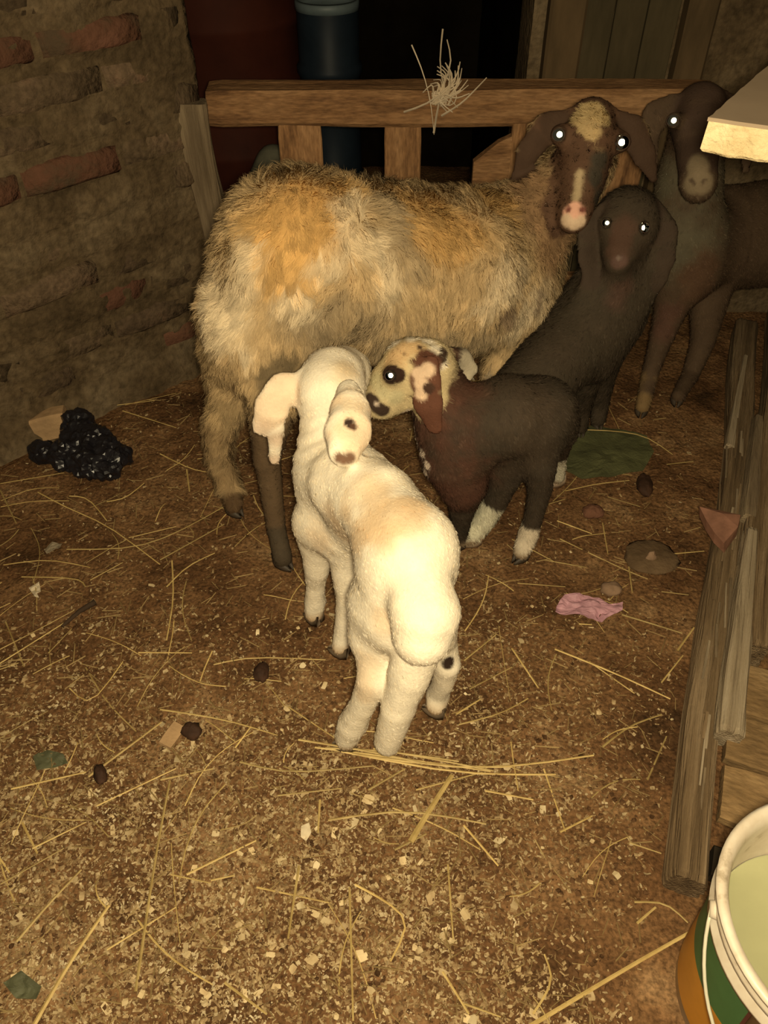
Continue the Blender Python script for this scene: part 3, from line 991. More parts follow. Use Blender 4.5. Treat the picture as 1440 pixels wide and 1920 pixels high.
def sill():
    root = empty('timber_sill', g0)
    tag(root, 'long old split timber sill running along the floor beside the plank deck', 'beam')
    def add(name, V, F, mat, label=None):
        o = link(name, mesh_py(name, np.asarray(V) - g0, F, False), mat, parent=root)
        if label:
            o['label'] = label
        return o
    V, F = bar(1.62, 0.054, 0.062, 150, 0.008, 3, freq=7, ring=36, groove=0.0035)
    V[:, 1] += 0.006 * np.sin(V[:, 0] * 5)
    timber('beam', (V, F), MAT['beam'], root, deckpt(-0.02, 0.030, -0.004), ge)
    V, F = bar(1.30, 0.062, 0.088, 120, 0.009, 6, freq=7, ring=40, groove=0.004)
    V[:, 1] += 0.010 * np.sin(V[:, 0] * 4 + 1)
    timber('beam', (V, F), MAT['beam'], root, deckpt(0.42, 0.098, -0.004), ge + 0.004 * gr)
    # a pale split length lying in the crack between the two
    V, F = bar(0.50, 0.038, 0.050, 50, 0.007, 12, freq=9, taper=0.6, ring=24, groove=0.003)
    timber('split_length', (V, F), MAT['pale_wood'], root, deckpt(0.22, 0.058, 0.040), ge + 0.02 * gr, (0.1, 0, 1))
    V, F = bar(0.36, 0.030, 0.03, 16, 0.005, 15, freq=9, taper=0.6)
    timber('split_length', (V, F), MAT['grey_wood'], root, deckpt(0.75, 0.062, 0.055), ge, (0.3, 0, 1))
    V, F = bar(0.40, 0.020, 0.018, 12, 0.004, 18, freq=9, taper=0.5)
    timber('splinter', (V, F), MAT['pale_wood'], root, deckpt(1.0, 0.012, 0.05), ge + 0.03 * gr, (0.3, 0, 1))
    for k in range(26):
        t = random.uniform(0.0, 1.3)
        V, F = bar(random.uniform(0.05, 0.16), random.uniform(0.003, 0.006), 0.003, 4, 0.0015, 50 + k, ring=8)
        timber('splinter', (V, F), random.choice([MAT['pale_wood'], MAT['grey_wood'], MAT['beam']]), root, deckpt(t, random.uniform(0.010, 0.050), 0.056 + random.uniform(0, 0.005)), ge + random.uniform(-0.06, 0.06) * gr, (0, 0, 1))
    return root
sill()

def deck():
    root = empty('plank_deck', g0)
    tag(root, 'low brown plank deck with dark gaps on the pen right side, behind the bucket', 'platform')
    def add(name, V, F, mat):
        return link(name, mesh_py(name, np.asarray(V) - g0, F, False), mat, parent=root)
    rows = [(0.082, 0.100), (0.186, 0.090), (0.282, 0.105), (0.460, 0.115), (0.580, 0.110), (0.695, 0.12), (0.86, 0.13), (0.995, 0.13)]
    for k, (t, wdt) in enumerate(rows):
        a = 0.060 if t < 0.4 else 0.135
        L = 0.50 - 0.06 * (t < 0.2) - 0.20 * max(0.0, t - 0.5)
        V, F = bar(L, wdt - 0.002, 0.022, 12, 0.003, 30 + k, freq=8)
        timber('plank', (V, F), MAT['deck'], root, deckpt(t + wdt / 2, a + 0.0, 0.042 + 0.003 * (k % 2)), gr)
    V, F = bar(0.36, 0.026, 0.020, 8, 0.003, 41, freq=8)
    timber('batten', (V, F), MAT['pale_wood'], root, deckpt(0.188, 0.135, 0.066), gr)
    V, F = bar(0.40, 0.030, 0.022, 8, 0.003, 42, freq=8)
    timber('batten', (V, F), MAT['deck'], root, deckpt(0.476, 0.150, 0.064), gr)
    for t, wdt in ((0.034, 0.05), (0.420, 0.052), (0.835, 0.04)):  # dark blocks added under the gaps, their colour standing in for shade
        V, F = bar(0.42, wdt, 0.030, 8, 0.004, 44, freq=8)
        timber('gap_shade_block', (V, F), MAT['dark_wood'], root, deckpt(t, 0.064 if t < 0.1 else 0.135, 0.0), gr)
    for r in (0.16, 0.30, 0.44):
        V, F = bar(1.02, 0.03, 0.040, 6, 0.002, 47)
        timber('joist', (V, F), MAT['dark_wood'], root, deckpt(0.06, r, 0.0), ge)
    return root
deck()

# ================================================================== animals
HOOF_D, HOOF_P = MAT['hoof'], MAT['hoof_pale']
def up(p, z):
    return np.array([p[0], p[1], z])

# ---------------------------------------------------------------- the woolly ewe
def make_ewe():
    B = Body()
    A = at
    ax = unit(A(945, 515, 1.52) - A(560, 478, 1.28))
    B.chain([(A(560, 480, 1.28), 0.125), (A(700, 492, 1.36), 0.132), (A(850, 500, 1.44), 0.132), (A(945, 520, 1.51), 0.098)], k=0.06)
    B.chain([(A(560, 480, 1.28), 0.115), (A(472, 590, 1.25), 0.087), (A(462, 660, 1.25), 0.060)], k=0.06)
    B.chain([(A(600, 560, 1.30), 0.095), (A(740, 575, 1.37), 0.092), (A(890, 580, 1.44), 0.078)], k=0.06)
    B.chain([(A(960, 500, 1.52), 0.09), (A(992, 560, 1.55), 0.052), (A(975, 620, 1.53), 0.036)], k=0.05)      # brisket
    B.chain([(A(930, 455, 1.52), 0.095), (A(1010, 400, 1.56), 0.078), (A(1095, 300, 1.62), 0.058)], k=0.05)    # neck
    # head
    poll, brow, nose = A(1108, 232, 1.60), A(1104, 265, 1.565), A(1079, 392, 1.475)
    B.chain([(poll, 0.046), (brow, 0.050), (A(1092, 330, 1.52), 0.040), (nose, 0.027)], k=0.03)
    B.cone(A(1079, 398, 1.47), 0.027, A(1076, 410, 1.463), 0.027, k=0.02)
    B.cone(A(1100, 330, 1.545), 0.036, A(1085, 400, 1.49), 0.024, k=0.02)                                    # jaw
    for u, v, Y in ((1049, 252, 1.555), (1166, 266, 1.555)):
        B.ball(A(u, v, Y), 0.0175, k=0.025)
    B.cut(A(1064, 392, 1.447), 0.006)
    B.cut(A(1092, 394, 1.447), 0.006)
    B.cone(A(1062, 424, 1.452), 0.004, A(1090, 425, 1.452), 0.004, k=0.01)
    # ears
    for pts in ([(1062, 222, 1.595, 0.018), (1025, 240, 1.59, 0.028), (990, 285, 1.58, 0.024), (966, 326, 1.575, 0.009)],
                [(1150, 222, 1.595, 0.018), (1185, 245, 1.585, 0.028), (1208, 290, 1.575, 0.024), (1226, 334, 1.57, 0.010)]):
        q = [(A(u, v, Y), r) for u, v, Y, r in pts]
        B.chain(q, k=0.012, flat=(unit(np.array([0.0, -1, 0.35])), 3.0))
    # hind legs
    gn, gf = gd(530, 1046, 0.02), gd(438, 948, 0.02)
    B.chain([(A(500, 640, 1.23), 0.085), (A(512, 735, 1.18), 0.048), (A(500, 860, 1.155), 0.026), (A(505, 890, 1.15), 0.024), (A(517, 985, 1.125), 0.019), (gn, 0.020)], k=0.03)
    B.chain([(A(452, 650, 1.29), 0.068), (A(436, 740, 1.29), 0.040), (A(408, 805, 1.295), 0.028), (A(410, 850, 1.29), 0.025), (A(428, 905, 1.285), 0.023), (gf, 0.019)], k=0.03)
    # udder
    B.chain([(A(560, 665, 1.24), 0.055), (A(575, 705, 1.23), 0.035), (A(590, 735, 1.225), 0.010)], k=0.03)
    B.chain([(A(530, 665, 1.27), 0.05), (A(538, 715, 1.26), 0.010)], k=0.03)
    # front legs
    f1, f2 = gd(900, 858, 0.02), gd(978, 800, 0.02)
    B.chain([(A(965, 590, 1.47), 0.060), (A(945, 670, 1.45), 0.036), (A(915, 760, 1.44), 0.025), (f1, 0.019)], k=0.03)
    B.chain([(A(985, 590, 1.57), 0.052), (A(980, 680, 1.57), 0.032), (A(980, 755, 1.57), 0.024), (f2, 0.019)], k=0.03)
    B.build(0.0055)
    wm = np.clip((0.62 - np.abs(B.V[:, 0] + 0.02) * 1.2), 0, 1) * np.clip((B.V[:, 2] - 0.30) * 8, 0, 1) * np.clip((0.30 - B.V[:, 0]) * 12, 0, 1)
    B.relief(0.010, 16, 3, 6, wm)
    # ---- coat: dirty yellow wool, dark legs, brown face with a pale poll, blaze and pink nose
    wool, gold, grey, pale = (0.52, 0.37, 0.195), (0.50, 0.30, 0.105), (0.33, 0.25, 0.15), (0.66, 0.54, 0.36)
    B.base(wool, 0.025, nscale=9, c2=(0.44, 0.315, 0.165))
    H = lambda u, v: B.hit(u, v)[0]
    for u, v, r in ((560, 400, 0.075), (610, 420, 0.06), (500, 420, 0.05), (540, 490, 0.06), (800, 410, 0.06), (860, 440, 0.05), (940, 380, 0.05), (640, 360, 0.04)):
        B.paint(H(u, v), r, gold, soft=0.05, rough=0.03, ns=22, amount=0.8)
    for u, v, r in ((690, 340, 0.03), (720, 390, 0.03), (735, 450, 0.03), (770, 500, 0.025), (690, 600, 0.05), (620, 640, 0.05), (740, 640, 0.05), (600, 600, 0.04), (560, 600, 0.04), (900, 640, 0.05), (820, 650, 0.05), (640, 560, 0.03)):
        B.paint(H(u, v), r, grey, soft=0.035, rough=0.03, ns=26, amount=0.8)
    for u, v, r in ((660, 400, 0.03), (680, 450, 0.03), (560, 565, 0.03), (720, 520, 0.03), (960, 520, 0.05), (1000, 560, 0.05), (970, 600, 0.04), (930, 550, 0.04), (420, 560, 0.05), (400, 610, 0.05), (470, 480, 0.035), (620, 500, 0.03), (440, 620, 0.04)):
        B.paint(H(u, v), r, pale, soft=0.035, rough=0.03, ns=26, amount=0.75)
    for u, v, r in ((1012, 540, 0.014), (1008, 565, 0.012), (950, 585, 0.025)):
        B.paint(H(u, v), r, (0.20, 0.14, 0.09), soft=0.015, rough=0.012, amount=0.9)
    brown, dkb = (0.105, 0.057, 0.034), (0.065, 0.038, 0.024)
    # neck turning brown, then the head
    B.paint([H(1010, 400), H(1000, 350), H(1040, 460), H(1060, 440)], 0.05, (0.27, 0.165, 0.085), soft=0.05, rough=0.02, hl=0.016)
    B.paint([poll, brow, A(1092, 330, 1.52), nose, A(1049, 252, 1.555), A(1166, 266, 1.555)], 0.062, brown, soft=0.012, rough=0.008, hl=0.003)
    for pts in ([(1040, 235, 1.59), (1000, 275, 1.58), (975, 312, 1.577)], [(1178, 240, 1.59), (1205, 285, 1.578), (1224, 325, 1.57)]):
        B.paint([A(*q) for q in pts], 0.034, dkb, soft=0.012, rough=0.006, hl=0.0)
    B.paint([H(1115, 330), H(1120, 370), H(1125, 300)], 0.020, (0.055, 0.045, 0.032), soft=0.015)
    B.paint([H(1108, 205), H(1120, 215), H(1096, 216)], 0.026, (0.50, 0.37, 0.18), soft=0.008, rough=0.010, ns=60, hl=0.012)
    B.paint([H(1106, 238), H(1112, 248)], 0.017, (0.47, 0.34, 0.17), soft=0.008, rough=0.009, ns=60, hl=0.010)
    B.paint(along([H(1088, 328), H(1085, 345), H(1081, 372)]), 0.0075, (0.42, 0.32, 0.19), soft=0.010, rough=0.007, ns=70)
    B.paint([H(1077, 392), H(1077, 402), H(1068, 400), H(1086, 400)], 0.0135, (0.72, 0.40, 0.29), soft=0.006, rough=0.003, hl=0.0)
    B.paint([H(1062, 415), H(1077, 422), H(1090, 416)], 0.012, (0.62, 0.46, 0.32), soft=0.008, rough=0.003, hl=0.001)
    B.paint([A(1064, 392, 1.449), A(1092, 394, 1.449)], 0.006, (0.18, 0.06, 0.045), soft=0.003, rough=0.001)
    # legs and udder
    mud = (0.115, 0.075, 0.042)
    B.paint(along([A(510, 760, 1.175), A(500, 860, 1.155), A(505, 890, 1.15), A(517, 985, 1.125), gn]), 0.046, mud, soft=0.03, rough=0.012, hl=0.004)
    B.paint([gn, A(528, 1010, 1.118)], 0.04, (0.07, 0.052, 0.033), soft=0.02, hl=0.004)
    B.paint([A(404, 805, 1.295), A(408, 850, 1.29), A(415, 880, 1.29)], 0.05, (0.30, 0.205, 0.105), soft=0.03, rough=0.02, hl=0.020)
    B.paint([A(432, 745, 1.29)], 0.05, (0.38, 0.27, 0.14), soft=0.03, rough=0.02, hl=0.024)
    B.paint([gf, A(440, 930, 1.28)], 0.030, (0.10, 0.06, 0.03), soft=0.02, hl=0.010)
    B.paint([A(575, 700, 1.23), A(560, 680, 1.235), A(590, 730, 1.225), A(538, 700, 1.26)], 0.05, (0.16, 0.11, 0.075), soft=0.02, hl=0.0)
    B.paint([A(515, 700, 1.16), A(530, 680, 1.17)], 0.035, (0.15, 0.11, 0.06), soft=0.03, hl=0.010)
    for q in ([A(915, 760, 1.44), f1], [A(980, 755, 1.57), f2]):
        B.paint(along(q), 0.06, (0.17, 0.115, 0.065), soft=0.03, hl=0.005)
    B.paint(A(935, 700, 1.44), 0.03, (0.45, 0.36, 0.24), soft=0.02, hl=0.006)
    B.eye(1047, 253, 0.0125, 0.62)
    B.eye(1169, 267, 0.0140, 0.62)
    base = np.array([-0.02, 1.36, 0])
    B.finish('ewe', 'large dirty yellow woolly ewe with a brown face and pale poll, standing before the gate', 'sheep', base)
    def comb(P):
        c = np.tile(-ax * 0.35 + np.array([0, 0, -0.9]), (len(P), 1))
        return c
    B.coat('fleece', 170000, 0.00058, comb, lift=0.36, curl=0.0026, clump=0.55, csize=0.019, jitter=0.34, segs=3, seed=2, bright=0.06, cvar=0.12, swirl=0.95, sfreq=24)
    for p, d in ((gn, (0.7, -0.7)), (gf, (0.5, -0.5)), (f1, (0.3, -0.6)), (f2, (0.3, -0.6))):
        B.hoof(p, d, 0.021, HOOF_D)
    return B
make_ewe()

# ---------------------------------------------------------------- the white lamb
def make_white_lamb():
    B = Body()
    A = at
    B.chain([(A(764, 1035, 0.745), 0.062), (A(708, 945, 0.83), 0.058), (A(655, 905, 0.90), 0.062), (A(624, 890, 0.95), 0.052)], k=0.04)
    B.chain([(A(764, 1035, 0.745), 0.062), (A(757, 1140, 0.712), 0.066)], k=0.04)                              # rump
    B.chain([(A(628, 890, 0.95), 0.052), (A(606, 965, 0.93), 0.044)], k=0.03)                                   # brisket
    B.chain([(A(700, 975, 0.86), 0.052), (A(650, 995, 0.91), 0.044)], k=0.04)                                   # belly
    B.chain([(A(626, 880, 0.96), 0.052), (A(620, 810, 0.99), 0.047), (A(620, 745, 1.02), 0.045)], k=0.04)       # neck
    # head, seen from behind, muzzle reaching up to the udder
    B.chain([(A(620, 730, 1.02), 0.049), (A(624, 710, 1.05), 0.049), (A(645, 695, 1.10), 0.040), (A(662, 690, 1.145), 0.029), (A(668, 690, 1.165), 0.026)], k=0.03)
    for q in ((592, 694, 1.09), (664, 708, 1.09)):
        B.ball(A(*q), 0.019, k=0.02)
    # ears
    B.chain([(A(566, 716, 1.025), 0.016), (A(532, 730, 1.01), 0.025), (A(506, 762, 1.00), 0.024), (A(488, 800, 0.995), 0.015)], k=0.012, flat=(np.array([0.2, -1, 0.5]), 3.0))
    B.chain([(A(520, 775, 1.0), 0.014), (A(516, 820, 0.998), 0.013), (A(514, 862, 0.998), 0.010)], k=0.012, flat=(np.array([0.2, -1, 0.3]), 1.8))
    B.chain([(A(654, 732, 0.968), 0.018), (A(657, 772, 0.926), 0.029), (A(653, 812, 0.888), 0.034), (A(645, 846, 0.857), 0.023)], k=0.012, flat=(np.array([0.15, -1, 0.45]), 3.0))
    # front legs
    f1, f2 = gd(588, 1150, 0.02), gd(638, 1212, 0.02)
    B.chain([(A(598, 985, 0.94), 0.044), (A(594, 1045, 0.938), 0.0255), (A(593, 1065, 0.938), 0.0225), (A(592, 1100, 0.945), 0.0170), (A(590, 1128, 0.950), 0.0195), (f1, 0.0170)], k=0.03)
    B.chain([(A(650, 1000, 0.90), 0.036), (A(648, 1070, 0.89), 0.024), (A(650, 1130, 0.885), 0.018), (A(646, 1180, 0.88), 0.0180), (f2, 0.016)], k=0.025)
    # hind legs
    h1, h2 = gd(650, 1384, 0.022), gd(818, 1322, 0.022)
    B.chain([(A(716, 1130, 0.735), 0.050), (A(706, 1195, 0.715), 0.041), (A(704, 1250, 0.685), 0.027), (A(699, 1275, 0.672), 0.0245), (A(680, 1320, 0.670), 0.0195), (A(660, 1358, 0.678), 0.0235), (h1, 0.0205)], k=0.03)
    B.chain([(A(800, 1140, 0.76), 0.048), (A(818, 1205, 0.77), 0.034), (A(838, 1245, 0.750), 0.0225), (A(830, 1280, 0.752), 0.0180), (A(822, 1305, 0.757), 0.0205), (h2, 0.018)], k=0.025)
    # fat tail, swinging
    B.chain([(A(780, 1075, 0.705), 0.044), (A(796, 1150, 0.655), 0.046), (A(790, 1192, 0.638), 0.040)], k=0.010)
    B.chain([(A(784, 1215, 0.665), 0.034), (A(768, 1262, 0.655), 0.031), (A(748, 1325, 0.645), 0.0260), (A(727, 1392, 0.644), 0.021)], k=0.008)
    B.build(0.0042)
    # loose skin: soft folds over neck and shoulder
    nk = A(625, 830, 0.98)
    dn = np.linalg.norm(B.V - nk, axis=1)
    ph = (B.V - nk) @ unit(np.array([0.5, -0.45, -0.75])) * 330 + 3.0 * fbm(B.V * 18, 2, 4)
    B.V = B.V + B.N * (0.0020 * np.sin(ph) * np.clip(1.2 - dn / 0.10, 0, 1) * np.clip((0.53 - B.V[:, 2]) * 20, 0, 1))[:, None]
    B.relief(0.0022, 26, 2, 7)
    cream, tan = (0.80, 0.71, 0.55), (0.62, 0.45, 0.27)
    B.base(cream, 0.0060, nscale=12, c2=(0.83, 0.75, 0.60))
    H = lambda u, v: B.hit(u, v)[0]
    for u, v, r in ((740, 965, 0.032), (700, 925, 0.03), (715, 1000, 0.02), (665, 1010, 0.022), (690, 985, 0.02), (650, 960, 0.015), (770, 945, 0.02)):
        B.paint(H(u, v), r * 1.15, tan, soft=0.03, rough=0.02, ns=30, amount=0.75)
    for u, v, r in ((640, 1000, 0.03), (600, 1010, 0.03), (620, 960, 0.02), (690, 1250, 0.02), (680, 1300, 0.02), (720, 1170, 0.02)):
        B.paint(H(u, v), r, (0.64, 0.48, 0.31), soft=0.03, rough=0.02, ns=30, amount=0.6)
    for u, v in ((660, 760), (640, 700), (650, 690)):
        B.paint(H(u, v), 0.02, (0.66, 0.50, 0.30), soft=0.02, rough=0.01, amount=0.5)
    B.paint([A(532, 730, 1.01), A(506, 765, 1.0)], 0.032, (0.74, 0.55, 0.37), soft=0.02, hl=0.004, amount=0.7)
    B.paint([A(492, 800, 0.995), A(516, 820, 0.998), A(514, 862, 0.998)], 0.02, (0.62, 0.45, 0.32), soft=0.02, hl=0.006, amount=0.7)
    B.paint([A(657, 775, 0.93), A(653, 815, 0.888)], 0.036, (0.78, 0.58, 0.38), soft=0.015, hl=0.004, amount=0.75)
    B.paint(H(656, 792), 0.0078, (0.04, 0.022, 0.016), soft=0.004, rough=0.003, hl=0.002)
    B.paint(H(664, 800), 0.0055, (0.10, 0.05, 0.03), soft=0.004, rough=0.003)
    B.paint([H(636, 858), H(645, 862), H(655, 860)], 0.009, (0.16, 0.09, 0.055), soft=0.008, rough=0.003)
    B.paint(H(842, 1243), 0.0125, (0.03, 0.018, 0.013), soft=0.005, rough=0.004, hl=0.003)
    B.paint([H(815, 1290), H(830, 1310)], 0.02, (0.50, 0.44, 0.34), soft=0.02, amount=0.6)
    B.paint(A(668, 692, 1.175), 0.018, (0.6, 0.36, 0.28), soft=0.012)
    B.below(0.030, (0.50, 0.36, 0.22), soft=0.02, rough=0.01)
    B.eye(A(580, 690, 1.11), None, 0.0095, 0.6, look=(-1, 0.6, 0.1))
    B.eye(A(690, 715, 1.11), None, 0.0095, 0.6, look=(1, 0.5, 0.0))
    base = np.array([0.0, 0.80, 0])
    B.finish('white_lamb', 'cream white lamb seen from behind, reaching up to the ewe to nurse', 'lamb', base)
    axv = unit(A(768, 1040, 0.745) - A(628, 890, 0.95))
    B.coat('short_wool', 60000, 0.00055, lambda P: np.tile(axv * 0.6 + np.array([0, 0, -0.7]), (len(P), 1)), lift=0.14, curl=0.0003, clump=0.5, csize=0.008, jitter=0.15, segs=2, seed=4, bright=0.025, cvar=0.03)
    for p, d in ((f1, (-0.7, 0.5)), (f2, (-0.8, 0.3)), (h1, (-0.9, -0.1)), (h2, (-0.6, 0.2))):
        B.hoof(p, d, 0.0185, MAT['hoof_brown'])
    return B
make_white_lamb()

# ---------------------------------------------------------------- the lamb with the spotted face
def make_spotted_lamb():
    B = Body()
    A = at
    B.chain([(A(880, 805, 1.13), 0.066), (A(955, 780, 1.145), 0.073), (A(1015, 775, 1.165), 0.060)], k=0.05)
    B.chain([(A(1015, 775, 1.165), 0.060), (A(1035, 795, 1.17), 0.045)], k=0.03)
    B.chain([(A(820, 730, 1.15), 0.050), (A(838, 790, 1.135), 0.056), (A(852, 860, 1.12), 0.060), (A(866, 905, 1.115), 0.044)], k=0.045)      # neck and chest
    # head in profile
    B.chain([(A(800, 688, 1.145), 0.049), (A(770, 688, 1.13), 0.048), (A(735, 718, 1.115), 0.038), (A(712, 748, 1.10), 0.0265), (A(704, 757, 1.095), 0.023)], k=0.03)
    B.cone(A(780, 730, 1.125), 0.030, A(722, 765, 1.10), 0.018, k=0.02)
    B.ball(A(736, 703, 1.085), 0.016, k=0.02)
    B.cut(A(694, 748, 1.077), 0.0045)
    # ears
    B.chain([(A(808, 682, 1.092), 0.015), (A(800, 715, 1.078), 0.024), (A(802, 755, 1.068), 0.026), (A(815, 800, 1.06), 0.015)], k=0.010, flat=(np.array([-0.3, -1, 0.3]), 3.0))
    B.chain([(A(838, 665, 1.18), 0.014), (A(865, 672, 1.20), 0.019), (A(880, 692, 1.20), 0.016), (A(872, 715, 1.19), 0.008)], k=0.010, flat=(np.array([0.0, -1, 0.3]), 2.6))
    # legs
    f1, f2 = gd(856, 1012, 0.02), gd(886, 1006, 0.02)
    h1, h2 = gd(978, 1034, 0.02), gd(1044, 894, 0.02)
    B.chain([(A(868, 900, 1.11), 0.040), (A(866, 950, 1.12), 0.026), (A(862, 985, 1.13), 0.019), (f1, 0.018)], k=0.025)
    B.chain([(A(950, 840, 1.15), 0.044), (A(946, 895, 1.15), 0.030), (A(930, 938, 1.155), 0.0235), (A(908, 975, 1.165), 0.0225), (A(895, 992, 1.17), 0.0225), (f2, 0.0175)], k=0.025)
    B.chain([(A(1006, 815, 1.135), 0.046), (A(1014, 872, 1.115), 0.029), (A(1012, 920, 1.12), 0.022), (A(1000, 972, 1.12), 0.0175), (A(990, 1005, 1.122), 0.0205), (h1, 0.017)], k=0.03)
    B.chain([(A(1046, 795, 1.20), 0.036), (A(1052, 828, 1.25), 0.022), (A(1046, 860, 1.31), 0.0175), (h2, 0.0175)], k=0.025)
    # tail
    B.chain([(A(1056, 760, 1.20), 0.020), (A(1070, 785, 1.21), 0.015), (A(1068, 820, 1.205), 0.010)], k=0.02)
    B.build(0.0042)
    black, red, cream, white = (0.040, 0.031, 0.021), (0.080, 0.037, 0.024), (0.56, 0.45, 0.255), (0.74, 0.66, 0.52)
    B.base(black, 0.0085, nscale=12, c2=(0.062, 0.043, 0.028))
    H = lambda u, v: B.hit(u, v)[0]
    B.paint([A(820, 730, 1.15), A(838, 790, 1.135), A(848, 850, 1.12), A(850, 890, 1.11)], 0.074, red, soft=0.06, rough=0.03)
    B.paint([A(800, 688, 1.145), A(770, 688, 1.13), A(735, 718, 1.115), A(708, 752, 1.098), A(790, 690, 1.09), A(780, 730, 1.12)], 0.054, cream, soft=0.010, rough=0.008, hl=0.005)
    B.paint([H(758, 655), H(745, 668), H(775, 650)], 0.022, (0.58, 0.38, 0.19), soft=0.02, rough=0.008, amount=0.8)
    B.paint([H(740, 640), H(770, 636), H(800, 640), H(815, 655), H(825, 680), H(824, 705)], 0.013, white, soft=0.010, rough=0.008, hl=0.008)
    B.paint([H(718, 735), H(740, 745), H(706, 715)], 0.016, (0.46, 0.42, 0.25), soft=0.015, rough=0.006, amount=0.7)
    B.paint(H(731, 703), 0.0190, (0.035, 0.018, 0.012), soft=0.004, rough=0.004, hl=0.002)
    B.paint([H(748, 706)], 0.013, (0.035, 0.018, 0.012), soft=0.004, rough=0.003)
    B.paint(H(787, 651), 0.0055, (0.07, 0.04, 0.025), soft=0.004, rough=0.002)
    B.paint(H(773, 677), 0.0060, (0.10, 0.06, 0.035), soft=0.005, rough=0.003)
    B.paint(H(758, 664), 0.0035, (0.25, 0.16, 0.08), soft=0.004, rough=0.002)
    B.paint([H(828, 672), H(832, 660)], 0.009, (0.05, 0.03, 0.02), soft=0.006, rough=0.004)
    B.paint([A(700, 752, 1.08), H(700, 755), H(710, 766), H(692, 748), H(718, 770)], 0.0125, (0.045, 0.028, 0.02), soft=0.005, rough=0.003, hl=0.002)
    B.paint([H(706, 757)], 0.0035, (0.6, 0.48, 0.38), soft=0.004, rough=0.002)
    ear = [A(808, 682, 1.092), A(800, 715, 1.078), A(802, 755, 1.068), A(815, 800, 1.06)]
    B.paint(ear, 0.030, (0.115, 0.048, 0.029), soft=0.008, rough=0.004, hl=0.004)
    B.paint([H(786, 700), H(790, 720), H(790, 740), H(800, 694)], 0.0125, (0.66, 0.48, 0.33), soft=0.007, rough=0.006, ns=50)
    B.paint([H(804, 727)], 0.010, (0.055, 0.028, 0.018), soft=0.005, rough=0.004)
    B.paint([A(865, 672, 1.20), A(880, 692, 1.20), A(872, 715, 1.19)], 0.022, (0.42, 0.36, 0.26), soft=0.01, hl=0.003)
    B.paint([H(762, 775), H(770, 800), H(778, 825), H(792, 850), H(800, 872), H(797, 885)], 0.0095, (0.70, 0.58, 0.46), soft=0.006, rough=0.005)
    # white socks
    B.paint(along([f2, A(908, 975, 1.165), A(922, 950, 1.158)]), 0.029, (0.60, 0.57, 0.43), soft=0.007, rough=0.006)
    B.paint(along([h1, A(991, 998, 1.12)]), 0.028, (0.58, 0.50, 0.38), soft=0.008, rough=0.006)
    B.paint(along([h2, A(1046, 855, 1.30)]), 0.027, (0.62, 0.58, 0.45), soft=0.007, rough=0.005)
    B.below(0.026, (0.26, 0.19, 0.12), soft=0.016, rough=0.008)
    B.eye(730, 705, 0.0085, 0.55)
    base = np.array([0.24, 1.16, 0])
    B.finish('spotted_lamb', 'black lamb with a reddish neck, spotted cream face and white socks beside the white lamb', 'lamb', base)
    axv = unit(A(1020, 778, 1.165) - A(880, 805, 1.13))
    B.coat('short_wool', 60000, 0.00055, lambda P: np.tile(axv * 0.5 + np.array([0, 0, -0.8]), (len(P), 1)), lift=0.25, curl=0.0008, clump=0.6, csize=0.010, jitter=0.22, segs=2, seed=5, bright=0.12)
    for p, d, m in ((f1, (-0.8, -0.2), HOOF_D), (f2, (-0.8, -0.3), HOOF_P), (h1, (-0.6, -0.6), HOOF_D), (h2, (-0.6, -0.3), HOOF_P)):
        B.hoof(p, d, 0.019, m)
    return B
make_spotted_lamb()

